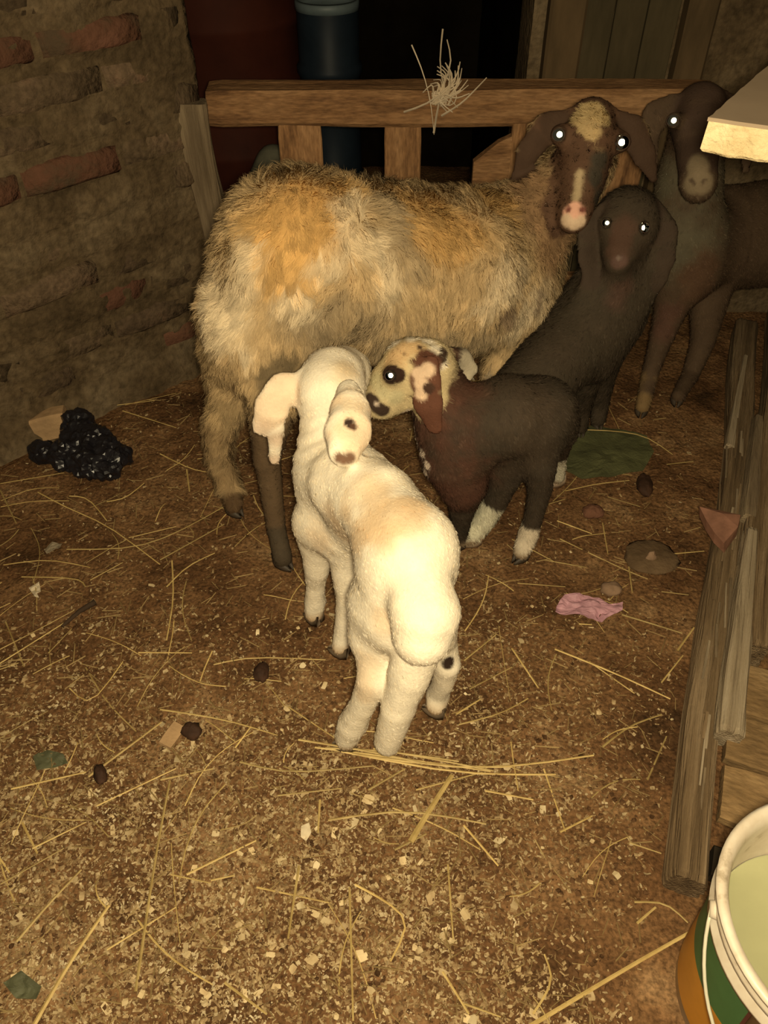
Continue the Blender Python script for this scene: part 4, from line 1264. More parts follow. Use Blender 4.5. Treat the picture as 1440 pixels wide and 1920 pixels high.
# ---------------------------------------------------------------- the black lamb facing the camera
def make_black_lamb():
    B = Body()
    A = at
    B.chain([(A(1176, 408, 1.475), 0.053), (A(1172, 430, 1.455), 0.048), (A(1163, 470, 1.42), 0.033), (A(1159, 488, 1.405), 0.026)], k=0.03)
    B.ball(A(1139, 419, 1.445), 0.014, k=0.02)
    B.ball(A(1207, 427, 1.445), 0.014, k=0.02)
    B.cut(A(1152, 484, 1.380), 0.004)
    B.cut(A(1168, 485, 1.380), 0.004)
    B.cone(A(1165, 470, 1.435), 0.028, A(1160, 505, 1.415), 0.018, k=0.02)
    B.chain([(A(1130, 396, 1.475), 0.015), (A(1106, 432, 1.455), 0.025), (A(1100, 482, 1.44), 0.020), (A(1108, 520, 1.43), 0.009)], k=0.006, flat=(np.array([0.3, -1, 0.3]), 2.8))
    B.chain([(A(1222, 398, 1.475), 0.015), (A(1244, 436, 1.455), 0.025), (A(1247, 486, 1.44), 0.020), (A(1240, 524, 1.43), 0.009)], k=0.006, flat=(np.array([-0.3, -1, 0.3]), 2.8))
    B.chain([(A(1176, 430, 1.50), 0.058), (A(1165, 500, 1.50), 0.064), (A(1125, 575, 1.46), 0.080), (A(1085, 635, 1.42), 0.080), (A(1020, 700, 1.345), 0.070), (A(975, 735, 1.30), 0.058)], k=0.05)
    B.chain([(A(1165, 520, 1.475), 0.055), (A(1150, 600, 1.45), 0.052), (A(1118, 670, 1.425), 0.045)], k=0.05)
    fl_, fr = gd(1088, 800, 0.02), gd(1122, 786, 0.02)
    B.chain([(A(1108, 650, 1.43), 0.046), (A(1100, 720, 1.47), 0.026), (A(1092, 765, 1.52), 0.020), (fl_, 0.018)], k=0.03)
    B.chain([(A(1135, 640, 1.49), 0.048), (A(1130, 710, 1.53), 0.027), (A(1126, 755, 1.56), 0.020), (fr, 0.018)], k=0.03)
    b1, b2 = gd(985, 850, 0.02), gd(1020, 838, 0.02)
    B.chain([(A(985, 740, 1.32), 0.050), (A(985, 790, 1.35), 0.028), (b1, 0.018)], k=0.03)
    B.chain([(A(1020, 740, 1.37), 0.046), (A(1022, 790, 1.42), 0.028), (b2, 0.018)], k=0.03)
    B.build(0.0045)
    B.base((0.044, 0.034, 0.022), 0.009, nscale=12, c2=(0.058, 0.042, 0.028))
    H = lambda u, v: B.hit(u, v)[0]
    B.paint([H(1165, 450), H(1170, 430), H(1160, 470)], 0.024, (0.075, 0.042, 0.028), soft=0.02, hl=0.003)
    B.paint([A(1172, 430, 1.455), A(1163, 470, 1.42)], 0.05, hl=0.003)
    for pts in ([(1130, 396, 1.475), (1106, 432, 1.455), (1100, 482, 1.44), (1108, 520, 1.43)], [(1222, 398, 1.475), (1244, 436, 1.455), (1247, 486, 1.44), (1240, 524, 1.43)]):
        B.paint([A(*q) for q in pts], 0.026, (0.052, 0.036, 0.025), soft=0.008, rough=0.004, hl=0.003)
    B.paint([H(1158, 492), H(1166, 490)], 0.012, (0.10, 0.058, 0.045), soft=0.010, rough=0.003, hl=0.001)
    B.paint([H(1160, 484)], 0.004, (0.17, 0.125, 0.10), soft=0.004, rough=0.002)
    B.paint([H(1165, 540), H(1160, 560)], 0.02, (0.068, 0.040, 0.028), soft=0.03)
    B.eye(1136, 418, 0.0085, 0.55)
    B.eye(1210, 427, 0.0105, 0.55)
    base = np.array([0.36, 1.40, 0])
    B.finish('black_lamb', 'plain black lamb with a brown muzzle facing front, right of the ewe', 'lamb', base)
    B.coat('short_wool', 55000, 0.0006, lambda P: np.tile(np.array([-0.5, -0.2, -0.8]), (len(P), 1)), lift=0.28, curl=0.0009, clump=0.6, csize=0.010, jitter=0.22, segs=2, seed=6, bright=0.12)
    for p, d in ((fl_, (0.1, -1)), (fr, (0.1, -1)), (b1, (0.6, 0.3)), (b2, (0.6, 0.3))):
        B.hoof(p, d, 0.018, HOOF_D)
    return B
make_black_lamb()

# ---------------------------------------------------------------- the dark brown sheep at the back
def make_brown_sheep():
    B = Body()
    A = at
    B.chain([(A(1312, 205, 1.76), 0.052), (A(1310, 235, 1.73), 0.052), (A(1308, 300, 1.68), 0.040), (A(1309, 338, 1.645), 0.034)], k=0.03)
    B.cone(A(1309, 340, 1.64), 0.034, A(1310, 350, 1.635), 0.031, k=0.02)
    B.ball(A(1264, 226, 1.70), 0.016, k=0.022)
    B.ball(A(1356, 232, 1.70), 0.016, k=0.022)
    B.cut(A(1298, 332, 1.603), 0.005)
    B.cut(A(1320, 332, 1.603), 0.005)
    B.chain([(A(1262, 190, 1.76), 0.017), (A(1230, 215, 1.755), 0.028), (A(1214, 260, 1.745), 0.024), (A(1228, 318, 1.73), 0.010)], k=0.012, flat=(np.array([0.0, -1, 0.35]), 3.0))
    B.chain([(A(1362, 190, 1.76), 0.017), (A(1394, 215, 1.755), 0.028), (A(1410, 260, 1.745), 0.024), (A(1398, 318, 1.73), 0.010)], k=0.012, flat=(np.array([0.0, -1, 0.35]), 3.0))
    B.chain([(A(1310, 240, 1.80), 0.058), (A(1292, 340, 1.80), 0.070), (A(1284, 440, 1.77), 0.082), (A(1288, 510, 1.75), 0.070)], k=0.05)
    B.chain([(A(1290, 460, 1.80), 0.09), (A(1350, 450, 1.88), 0.12), (A(1430, 440, 1.93), 0.125), (A(1520, 450, 1.93), 0.11)], k=0.07)
    f1, f2 = gd(1205, 762, 0.02), gd(1272, 742, 0.02)
    B.chain([(A(1268, 545, 1.73), 0.048), (A(1245, 620, 1.70), 0.030), (A(1222, 690, 1.67), 0.021), (f1, 0.018)], k=0.03)
    B.chain([(A(1330, 560, 1.80), 0.048), (A(1318, 640, 1.76), 0.030), (A(1296, 700, 1.73), 0.022), (f2, 0.018)], k=0.03)
    b1, b2 = gd(1480, 690, 0.02), gd(1545, 690, 0.02)
    B.chain([(A(1500, 500, 1.88), 0.06), (A(1500, 600, 1.86), 0.03), (b1, 0.019)], k=0.03)
    B.chain([(A(1540, 500, 1.96), 0.06), (A(1545, 600, 1.92), 0.03), (b2, 0.019)], k=0.03)
    B.build(0.006)
    B.base((0.070, 0.045, 0.028), 0.008, nscale=10, c2=(0.095, 0.062, 0.038))
    H = lambda u, v: B.hit(u, v)[0]
    B.paint([A(1292, 340, 1.80), A(1284, 420, 1.77), A(1280, 460, 1.74)], 0.085, (0.105, 0.090, 0.058), soft=0.05, rough=0.02)
    B.paint([A(1312, 205, 1.76), A(1310, 235, 1.73), A(1308, 300, 1.68)], 0.060, (0.060, 0.037, 0.026), soft=0.015, rough=0.006, hl=0.003)
    B.paint([H(1300, 520), H(1320, 500), H(1310, 545)], 0.04, (0.095, 0.054, 0.032), soft=0.05, rough=0.03)
    B.paint([H(1308, 310), H(1308, 330), H(1300, 345), H(1318, 345)], 0.022, (0.21, 0.16, 0.10), soft=0.012, rough=0.004, hl=0.002)
    B.paint(along([H(1296, 338), H(1302, 344)], 3) + along([H(1321, 338), H(1315, 344)], 3), 0.0036, (0.09, 0.062, 0.040), soft=0.004, rough=0.001)
    B.paint([f1, A(1215, 720, 1.655)], 0.032, (0.20, 0.13, 0.06), soft=0.015)
    B.paint([H(1255, 590), H(1245, 620)], 0.03, (0.095, 0.050, 0.034), soft=0.03)
    B.eye(1261, 226, 0.0125, 0.6)
    B.eye(1357, 232, 0.0125, 0.6)
    base = np.array([0.72, 1.80, 0])
    B.finish('brown_sheep', 'dark brown sheep with a greyish muzzle looking out from the back corner', 'sheep', base)
    B.coat('short_wool', 60000, 0.0007, lambda P: np.tile(np.array([0.4, 0.3, -0.8]), (len(P), 1)), lift=0.25, curl=0.0008, clump=0.6, csize=0.012, jitter=0.22, segs=2, seed=7, bright=0.12)
    for p, d in ((f1, (-0.3, -0.9)), (f2, (-0.3, -0.9)), (b1, (-0.8, -0.5)), (b2, (-0.8, -0.5))):
        B.hoof(p, d, 0.020, HOOF_D)
    return B
make_brown_sheep()

# ================================================================== bucket
def make_bucket():
    rc = gd(1602, 1732, 0.300)
    base = np.array([rc[0], rc[1], 0.0])
    root = empty('bucket', base)
    tag(root, 'white plastic bucket with a green and orange label and wire handle, by the plank deck', 'bucket')
    R, r0, Hh = 0.140, 0.112, 0.300
    rad = lambda z: r0 + (R - 0.012 - r0) * z / Hh
    prof = [(0.001, 0.002), (r0 * 0.97, 0.002), (r0, 0.008), (rad(0.235), 0.235), (rad(0.238) + 0.008, 0.238), (rad(0.246) + 0.009, 0.246), (rad(0.250) + 0.002, 0.252),
            (rad(0.262) + 0.002, 0.262), (rad(0.266) + 0.007, 0.266), (rad(0.27) + 0.008, 0.274), (rad(0.28) + 0.003, 0.280), (rad(0.29) + 0.003, 0.290),
            (R, 0.294), (R + 0.001, 0.299), (R - 0.004, 0.302), (R - 0.011, 0.299), (rad(0.29) - 0.004, 0.285), (rad(0.1) - 0.004, 0.10), (rad(0.01) - 0.004, 0.012), (0.001, 0.012)]
    V, F = lathe(prof, 72)
    link('bucket_body', mesh_py('bucket_body', V, F, True), MAT['bucket'], parent=root)
    V, F = lathe([(0.001, 0.193), (rad(0.193) - 0.006, 0.193), (rad(0.193) - 0.0045, 0.195)], 64)
    link('cloudy_water', mesh_py('cloudy_water', V, F, True), MAT['slop'], parent=root)
    # printed label wrapped round the left side, ending at a slanting seam
    def wrap(name, z0, z1, a0, a1, mat, dr, slant0, slant1):
        n, m = 40, 6
        V, F = [], []
        for j in range(m + 1):
            t = j / m
            z = z0 + (z1 - z0) * t
            e0, e1 = a0 + slant0 * z, a1 + slant1 * z
            for i in range(n + 1):
                a = e0 + (e1 - e0) * i / n
                V.append(((rad(z) + dr) * math.cos(a), (rad(z) + dr) * math.sin(a), z))
        for j in range(m):
            for i in range(n):
                a = j * (n + 1) + i
                F.append((a, a + 1, a + n + 2, a + n + 1))
        return link(name, mesh_py(name, V, F, True), mat, parent=root)
    SEAM = math.radians(217)
    wrap('green_band', 0.132, 0.222, math.radians(95), SEAM, MAT['label_green'], 0.0012, 0, -0.5)
    wrap('orange_band', 0.030, 0.132, math.radians(95), SEAM, MAT['label_orange'], 0.0012, 0, -0.5)
    wrap('label_seam', 0.030, 0.222, SEAM - 0.012, SEAM + 0.018, MAT['label_edge'], 0.0016, -0.5, -0.5)
    # wire handle hanging down the near side, and its two ears
    a0, a1 = math.radians(168), math.radians(348)
    pts = []
    for t in np.linspace(0, 1, 40):
        a = a0 + (a1 - a0) * t
        drop = math.sin(math.pi * t)
        z = 0.262 - 0.135 * drop
        rr = rad(z) + 0.010 + 0.030 * drop
        pts.append((rr * math.cos(a), rr * math.sin(a), z))
    V, F = tube(pts, 0.0021, 8)
    link('wire_handle', mesh_py('wire_handle', V, F, True), MAT['wire'], parent=root)
    for a in (a0, a1):
        c = np.array([(rad(0.262) + 0.006) * math.cos(a), (rad(0.262) + 0.006) * math.sin(a), 0.262])
        V, F = tube([c - 0.008 * np.array([math.cos(a), math.sin(a), 0]), c + 0.006 * np.array([math.cos(a), math.sin(a), 0])], [0.012, 0.009], 12)
        link('handle_ear', mesh_py('handle_ear', V, F, True), MAT['bucket'], parent=root)
    return root
make_bucket()

# ================================================================== pale board jutting in at the upper right, on its post
def make_shelf():
    Z, T = 0.905, 0.038
    c = gd(1328, 222, Z)
    e1 = gd(1440, 238, Z)
    e2 = gd(1442, 122, Z)
    fd = unit(e1 - c)
    bd = unit(e2 - c)
    root = empty('board_shelf', (c[0], c[1], 0))
    tag(root, 'thick board shelf with a pale rough edge jutting in at the upper right', 'shelf')
    o0 = np.array([c[0], c[1], 0])
    P = [c, c + fd * 0.62, c + fd * 0.62 + np.array([0, 0.55, 0]), c + bd * 0.55]
    # densify the outline and roughen the edge
    out = []
    for i in range(4):
        a, b = P[i], P[(i + 1) % 4]
        n = 40 if i in (0, 3) else 6
        for k in range(n):
            out.append(a + (b - a) * k / n)
    out = np.array(out)
    out += 0.0022 * np.stack([fbm(out * 60, 2, 3), fbm(out * 60, 2, 4), 0 * out[:, 0]], 1)
    n = len(out)
    low = out + 0.003 * np.stack([fbm(out * 90, 2, 6), fbm(out * 90, 2, 7), fbm(out * 50, 2, 8)], 1) - np.array([0, 0, T - 0.004])
    V = list(out + np.array([0, 0, 0.0]))
    link('board_top', mesh_py('board_top', np.concatenate([out + [0, 0, 0.001], out - [0, 0, 0.003]]) - o0, [tuple(range(n)), tuple(range(2 * n - 1, n - 1, -1))] + [(i, i + n, (i + 1) % n + n, (i + 1) % n) for i in range(n)]), MAT['board_face'], parent=root)
    cen = out.mean(0)
    inn = out + unit(cen - out) * 0.002
    V = np.concatenate([inn - [0, 0, 0.003], low, low + unit(cen - low) * 0.004 - [0, 0, 0.004]])
    F = [(i, i + n, (i + 1) % n + n, (i + 1) % n) for i in range(n)] + [(i + n, i + 2 * n, (i + 1) % n + 2 * n, (i + 1) % n + n) for i in range(n)] + [tuple(range(3 * n - 1, 2 * n - 1, -1))]
    link('board_core', mesh_py('board_core', V - o0, F), MAT['board_edge'], parent=root)
    timber('leg', bar(Z - T - 0.072, 0.07, 0.07, 8, 0.003, 77), MAT['post'], root, (0.90, 1.10, 0.070), (0, 0, 1), (0, -1, 0))
    timber('leg', bar(Z - T - 0.072, 0.07, 0.07, 8, 0.003, 78), MAT['post'], root, (0.93, 1.40, 0.070), (0, 0, 1), (0, -1, 0))
    return root
make_shelf()

# ================================================================== litter on the floor
def lump(name, c, rx, ry, rz, mat, label, cat, amp=0.3, freq=30, seed=1, rot=0.0, h=None, sharp=False, group=None):
    n, m = 20, 12
    V, F = [], []
    for i in range(m + 1):
        th = math.pi * i / m
        for k in range(n):
            t = 2 * math.pi * k / n
            V.append((math.sin(th) * math.cos(t), math.sin(th) * math.sin(t), math.cos(th)))
    V = np.array(V)
    nz = fbm(V * 2.2 + seed * 3.1, 3, seed)
    if sharp:
        nz = np.abs(nz) * 1.6 - 0.4
    V = V * (1 + amp * nz)[:, None] * np.array([rx, ry, rz])
    cs, sn = math.cos(rot), math.sin(rot)
    V = np.stack([V[:, 0] * cs - V[:, 1] * sn, V[:, 0] * sn + V[:, 1] * cs, V[:, 2]], 1)
    V[:, 2] = V[:, 2] + rz * 0.62
    V[:, 2] = np.maximum(V[:, 2], -0.004)
    for i in range(m):
        for k in range(n):
            a, b = i * n + k, i * n + (k + 1) % n
            F.append((a, a + n, b + n, b))
    z = fz(c[0], c[1])
    o = link(name, mesh_py(name, V, F, not sharp), mat, loc=(c[0], c[1], z))
    tag(o, label, cat, group)
    return o

def crumpled(name, outline, mat, label, cat, lift=0.01, amp=0.006, seed=1, thick=0.0008, z0=None, freq=30):
    """a crumpled sheet (paper, film, cloth) from its outline on the ground"""
    P = np.array([gd(u, v, 0.0) for u, v in outline])
    c = P.mean(0)
    c[2] = 0
    n = len(P)
    rings = 7
    dens = []
    for i in range(n):
        for k in range(5):
            dens.append(P[i] + (P[(i + 1) % n] - P[i]) * k / 5)
    D = np.array(dens)
    m = len(D)
    V = [c.copy()]
    for r in range(1, rings + 1):
        V += list(c + (D - c) * r / rings)
    V = np.array(V)
    V[:, 2] = (floor_z(V[:, 0], V[:, 1]) if z0 is None else z0) + lift + amp * (1.4 * np.abs(fbm(V * freq, 3, seed)) + 0.5 * fbm(V * freq * 2.3, 2, seed + 3))
    F = []
    for k in range(m):
        F.append((0, 1 + k, 1 + (k + 1) % m))
    for r in range(rings - 1):
        for k in range(m):
            a, b = 1 + r * m + k, 1 + r * m + (k + 1) % m
            F.append((a, a + m, b + m, b))
    o = link(name, mesh_py(name, V - c, F, False), mat, loc=c)
    md = o.modifiers.new('thickness', 'SOLIDIFY')
    md.thickness = thick
    md.offset = 0
    return tag(o, label, cat)

# crumpled black bag by the left wall
def black_bag():
    B = Body()
    for u, v, r, z in ((160, 815, 0.038, 0.035), (145, 795, 0.034, 0.05), (185, 835, 0.04, 0.036), (200, 870, 0.036, 0.03), (225, 855, 0.026, 0.025), (120, 858, 0.032, 0.024), (85, 850, 0.026, 0.02), (70, 845, 0.018, 0.016), (165, 865, 0.038, 0.03), (150, 835, 0.04, 0.035)):
        B.ball(gd(u, v, z), r, k=0.025)
    B.build(0.0055)
    f = 1.3 * np.abs(fbm(B.V * 26, 3, 4)) - 0.35 + 0.5 * np.abs(fbm(B.V * 60, 2, 9))
    B.V = B.V - B.N * (0.024 * f)[:, None]
    c = gd(155, 850, 0)
    c[2] = 0
    B.V[:, 2] = np.maximum(B.V[:, 2], floor_z(B.V[:, 0], B.V[:, 1]) - 0.001)
    o = link('plastic_bag', mesh_np('plastic_bag', B.V - c, B.Q, smooth=False), MAT['plastic_black'], loc=c)
    tag(o, 'crumpled black plastic bag lying by the foot of the brick wall', 'bag')
black_bag()

# broken tan brick behind the bag
def tan_block():
    V, F = bar(0.080, 0.045, 0.070, 4, 0.006, 91, ring=8, freq=20)
    c = gd(112, 818, 0.0)
    o = link('broken_brick', mesh_py('broken_brick', place(V, (0, 0, -0.002), (0.9, 0.25, 0.12)) - np.array([0.038, 0, 0]), F), MAT['tan'], loc=(c[0] - 0.008, c[1] - 0.004, fz(c[0], c[1])))
    tag(o, 'broken tan brick end standing at the wall behind the black bag', 'brick')
tan_block()

crumpled('pink_paper', [(1044, 1136), (1058, 1118), (1102, 1120), (1150, 1136), (1167, 1132), (1165, 1150), (1140, 1160), (1128, 1168), (1085, 1158), (1040, 1152)], MAT['pink'],
         'crumpled pink paper scrap on the floor between the lambs and the sill', 'paper', lift=0.004, amp=0.010, seed=4, freq=40)
crumpled('green_sack', [(1062, 805), (1110, 800), (1170, 806), (1212, 818), (1225, 850), (1205, 885), (1150, 895), (1090, 900), (1050, 880)], MAT['green_cloth'],
         'flat dull green sack spread on the floor beyond the black lambs', 'sack', lift=0.006, amp=0.006, seed=6, thick=0.002, freq=14)
def red_scrap():
    c = gd(1352, 968, 0.085)
    pts = [gd(u, v, 0.09) for u, v in ((1312, 950), (1345, 953), (1388, 965), (1380, 990), (1358, 1018), (1340, 1000), (1325, 975))]
    V = [np.array(c) + [0, 0, 0.012]] + [np.array(p) for p in pts] + [np.array(p) * [1, 1, 0] + np.array([0.004, -0.004, 0.066]) for p in pts]
    V = np.array(V)
    V += 0.006 * np.stack([fbm(V * 40, 2, 1), fbm(V * 40, 2, 2), fbm(V * 40, 2, 3)], 1)
    n = len(pts)
    F = [(0, 1 + k, 1 + (k + 1) % n) for k in range(n)] + [(1 + k, 1 + n + k, 1 + n + (k + 1) % n, 1 + (k + 1) % n) for k in range(n)] + [tuple(range(2 * n, n, -1))]
    o = link('red_scrap', mesh_py('red_scrap', V - c, F), MAT['red_scrap'], loc=c)
    tag(o, 'faded red pointed scrap lying on the timber sill', 'scrap')
red_scrap()

q = gd(1218, 1046)
lump('dung_pat', q, 0.056, 0.048, 0.009, MAT['dung'], 'round flat grey dung pat with a pale centre near the sill', 'dung', amp=0.22, seed=3)
q = gd(1222, 1043, 0.015)
lump('pale_flake', q, 0.012, 0.008, 0.018, MAT['stone'], 'pale flake lying on the round grey dung pat', 'flake', amp=0.4, seed=8)
q = gd(1145, 1107)
lump('pinkish_stone', q, 0.022, 0.017, 0.012, MAT['stone'], 'small pinkish stone just above the pink paper scrap', 'stone', amp=0.25, seed=5)
q = gd(1112, 962)
lump('reddish_stone', q, 0.024, 0.02, 0.012, MAT['red_brick'], 'small reddish brick lump on the floor beyond the white socked feet', 'stone', amp=0.3, seed=15)
for (u, v, rx, ry, rz, label, s) in ((490, 1262, 0.020, 0.014, 0.012, 'dark dung lump left of the white lamb', 11),
                                   (360, 1372, 0.018, 0.016, 0.012, 'dark dung lump next to the tan wood scrap', 12),
                                   (190, 1455, 0.010, 0.018, 0.010, 'small reddish dark dung lump below the long straws', 13),
                                   (1208, 912, 0.035, 0.018, 0.012, 'dark dung lump below the green sack', 14)):
    lump('dung_lump', gd(u, v), rx, ry, rz, MAT['dark_dung'], label, 'dung', amp=0.35, seed=s, rot=s)
q = gd(635, 1063, 0.006)
lump('white_pebble', q, 0.0085, 0.007, 0.006, MAT['scrap'], 'small round white pebble under the belly of the white lamb', 'pebble', amp=0.15, seed=2)
q = gd(322, 1382)
V, F = bar(0.045, 0.026, 0.006, 4, 0.003, 66, ring=8, freq=40)
o = link('wood_scrap', mesh_py('wood_scrap', V - [0.022, 0, 0], F), MAT['tan'], loc=(q[0], q[1], fz(q[0], q[1]) + 0.002), rot=(0.1, 0.1, 1.2))
tag(o, 'flat tan wood scrap on the floor beside a dark dung lump', 'wood')
crumpled('grey_leaf', [(62, 1418), (90, 1408), (120, 1416), (128, 1432), (100, 1440), (70, 1445)], MAT['leaf'], 'withered grey green leaf on the floor at the far left', 'leaf', lift=0.003, amp=0.004, seed=9, freq=50)
crumpled('green_leaf', [(5, 1842), (40, 1820), (78, 1850), (70, 1875), (30, 1872)], MAT['leaf'], 'dark green leaf in the bottom left corner', 'leaf', lift=0.003, amp=0.004, seed=10, freq=50)
crumpled('white_scrap', [(55, 1105), (75, 1095), (78, 1112), (70, 1118), (76, 1126), (68, 1124), (60, 1112)], MAT['scrap'], 'small white torn scrap on the floor at the far left', 'scrap', lift=0.004, amp=0.004, seed=11, freq=60)
crumpled('pale_scrap', [(565, 1550), (580, 1545), (584, 1562), (574, 1576), (564, 1568)], MAT['scrap'], 'pale torn flake standing among the wood chips below the lamb', 'scrap', lift=0.003, amp=0.005, seed=12, freq=60)
crumpled('grey_feather', [(82, 1030), (100, 1020), (118, 1022), (112, 1034), (88, 1040)], plain('grey_film', (0.27, 0.22, 0.15), rough=0.6), 'small grey film scrap on the floor left of the ewe', 'scrap', lift=0.004, amp=0.006, seed=13, freq=60)

def twig(pts, r, label, mat, name='twig', cat='twig', taper=0.5, sides=6):
    P = np.array([gd(u, v, 0.0) for u, v in pts])
    P[:, 2] = floor_z(P[:, 0], P[:, 1]) + r * 0.9 + 0.001
    n = max(4, 3 * len(P))
    t = np.linspace(0, 1, len(P))
    tt = np.linspace(0, 1, n)
    Q = np.stack([np.interp(tt, t, P[:, d]) for d in range(3)], 1)
    c = Q.mean(0)
    V, F = tube(Q - c, np.linspace(r, r * taper, n), sides)
    o = link(name, mesh_py(name, V, F, True), mat, loc=c)
    return tag(o, label, cat)
twig([(180, 1132), (150, 1150), (118, 1178)], 0.0062, 'short thick dark twig on the floor left of the ewe hind leg', MAT['twig'])

# ---- long straws, one object each
ZONES = {'wall': ('on the bare reddish floor left of the animals', 'left of the animals'),
         'front': ('among the litter in front of the white lamb', 'in front of the white lamb'),
         'sill': ('on the floor between the lambs and the timber sill', 'between the lambs and the sill'),
         'under': ('on the floor right around the feet of the animals', 'around the feet of the animals')}
def zone(x, y):
    if y < 0.66:
        return 'front'
    if x > 0.17:
        return 'sill'
    if x < -0.22 or (x < -0.10 and y < 0.9):
        return 'wall'
    return 'under'
def straw(P, r, label=None, group=None, sides=4):
    P = np.asarray(P, float)
    if label is None:
        za, zb = ZONES[zone(P[:, 0].mean(), P[:, 1].mean())]
        label, group = 'thin dry straw stalk lying loose ' + za, 'loose straws ' + zb
    n = max(5, 2 * len(P))
    t = np.linspace(0, 1, len(P))
    tt = np.linspace(0, 1, n)
    Q = np.stack([np.interp(tt, t, P[:, d]) for d in range(3)], 1)
    Q[1:-1] = (Q[:-2] + 2 * Q[1:-1] + Q[2:]) / 4
    c = Q.mean(0)
    V, F = tube(Q - c, np.linspace(r, r * 0.75, n), sides, flat=0.6)
    o = link('straw_stalk', mesh_py('straw_stalk', V, F, False), MAT['straw'], loc=c)
    return tag(o, label, 'straw', group)

def straw_px(pts, r, label=None, lift=0.003):
    P = np.array([gd(u, v, lift) for u, v in pts])
    P[:, 2] = floor_z(P[:, 0], P[:, 1]) + lift + r * 0.6
    if label:
        return straw(P, r, label, None)
    return straw(P, r)

NAMED = [
    ([(60, 1925), (130, 1805), (205, 1698)], 0.0030, 'thickest pale straw stalk at the bottom left of the floor'),
    ([(165, 1455), (235, 1405), (302, 1352)], 0.0024, 'thick pale straw stalk lying left of a dark dung lump'),
    ([(770, 1577), (800, 1525), (848, 1452)], 0.0048, 'broad flat yellow straw blade lying below the straw bundle'),
    ([(995, 1922), (1180, 1812), (1305, 1742)], 0.0028, 'long straw stalk running to the foot of the bucket'),
    ([(1165, 1155), (1220, 1170), (1278, 1190)], 0.0022, 'pale stick running from the pink paper to the sill'),
    ([(168, 752), (200, 742), (236, 739)], 0.0040, 'thick pale straw piece at the foot of the brick wall'),
    ([(615, 1537), (760, 1514), (912, 1543)], 0.0019, 'long bent straw stalk lying across below the straw bundle'),
    ([(1040, 1218), (1150, 1262), (1258, 1308)], 0.0021, 'long straw stalk slanting down to the sill below the pink paper'),
    ([(255, 1860), (290, 1610), (318, 1462)], 0.0021, 'long straw stalk pointing away from the bottom edge, left of centre'),
    ([(30, 1765), (90, 1695), (152, 1630)], 0.0022, 'pale straw stalk above the thickest stalk at the bottom left'),
    ([(665, 1655), (720, 1685), (772, 1722), (732, 1800)], 0.0017, 'straw stalk snapped into a sharp bend near the bottom middle'),
    ([(1075, 804), (1150, 806), (1212, 812), (1262, 850)], 0.0020, 'pale straw stalk lying over the green sack'),
]
for p, r, l in NAMED:
    straw_px(p, r, l, lift=0.012 if 'green sack' in l else 0.004)
BUNDLE = [[(590, 1400), (760, 1420), (920, 1446)], [(640, 1408), (860, 1450), (1042, 1452)], [(700, 1404), (830, 1428), (925, 1448)], [(660, 1415), (900, 1448), (1112, 1420)],
          [(610, 1405), (720, 1410), (860, 1430)], [(560, 1392), (700, 1414), (800, 1436)]]
for k, p in enumerate(BUNDLE):
    P = np.array([gd(u, v, 0.003) for u, v in p])
    P[:, 2] = floor_z(P[:, 0], P[:, 1]) + 0.004 + 0.0022 * k
    straw(P, 0.0018 + 0.0003 * (k % 2), 'yellow straw stalk in the loose bundle at the white lamb hind feet', 'straws of the bundle behind the white lamb')
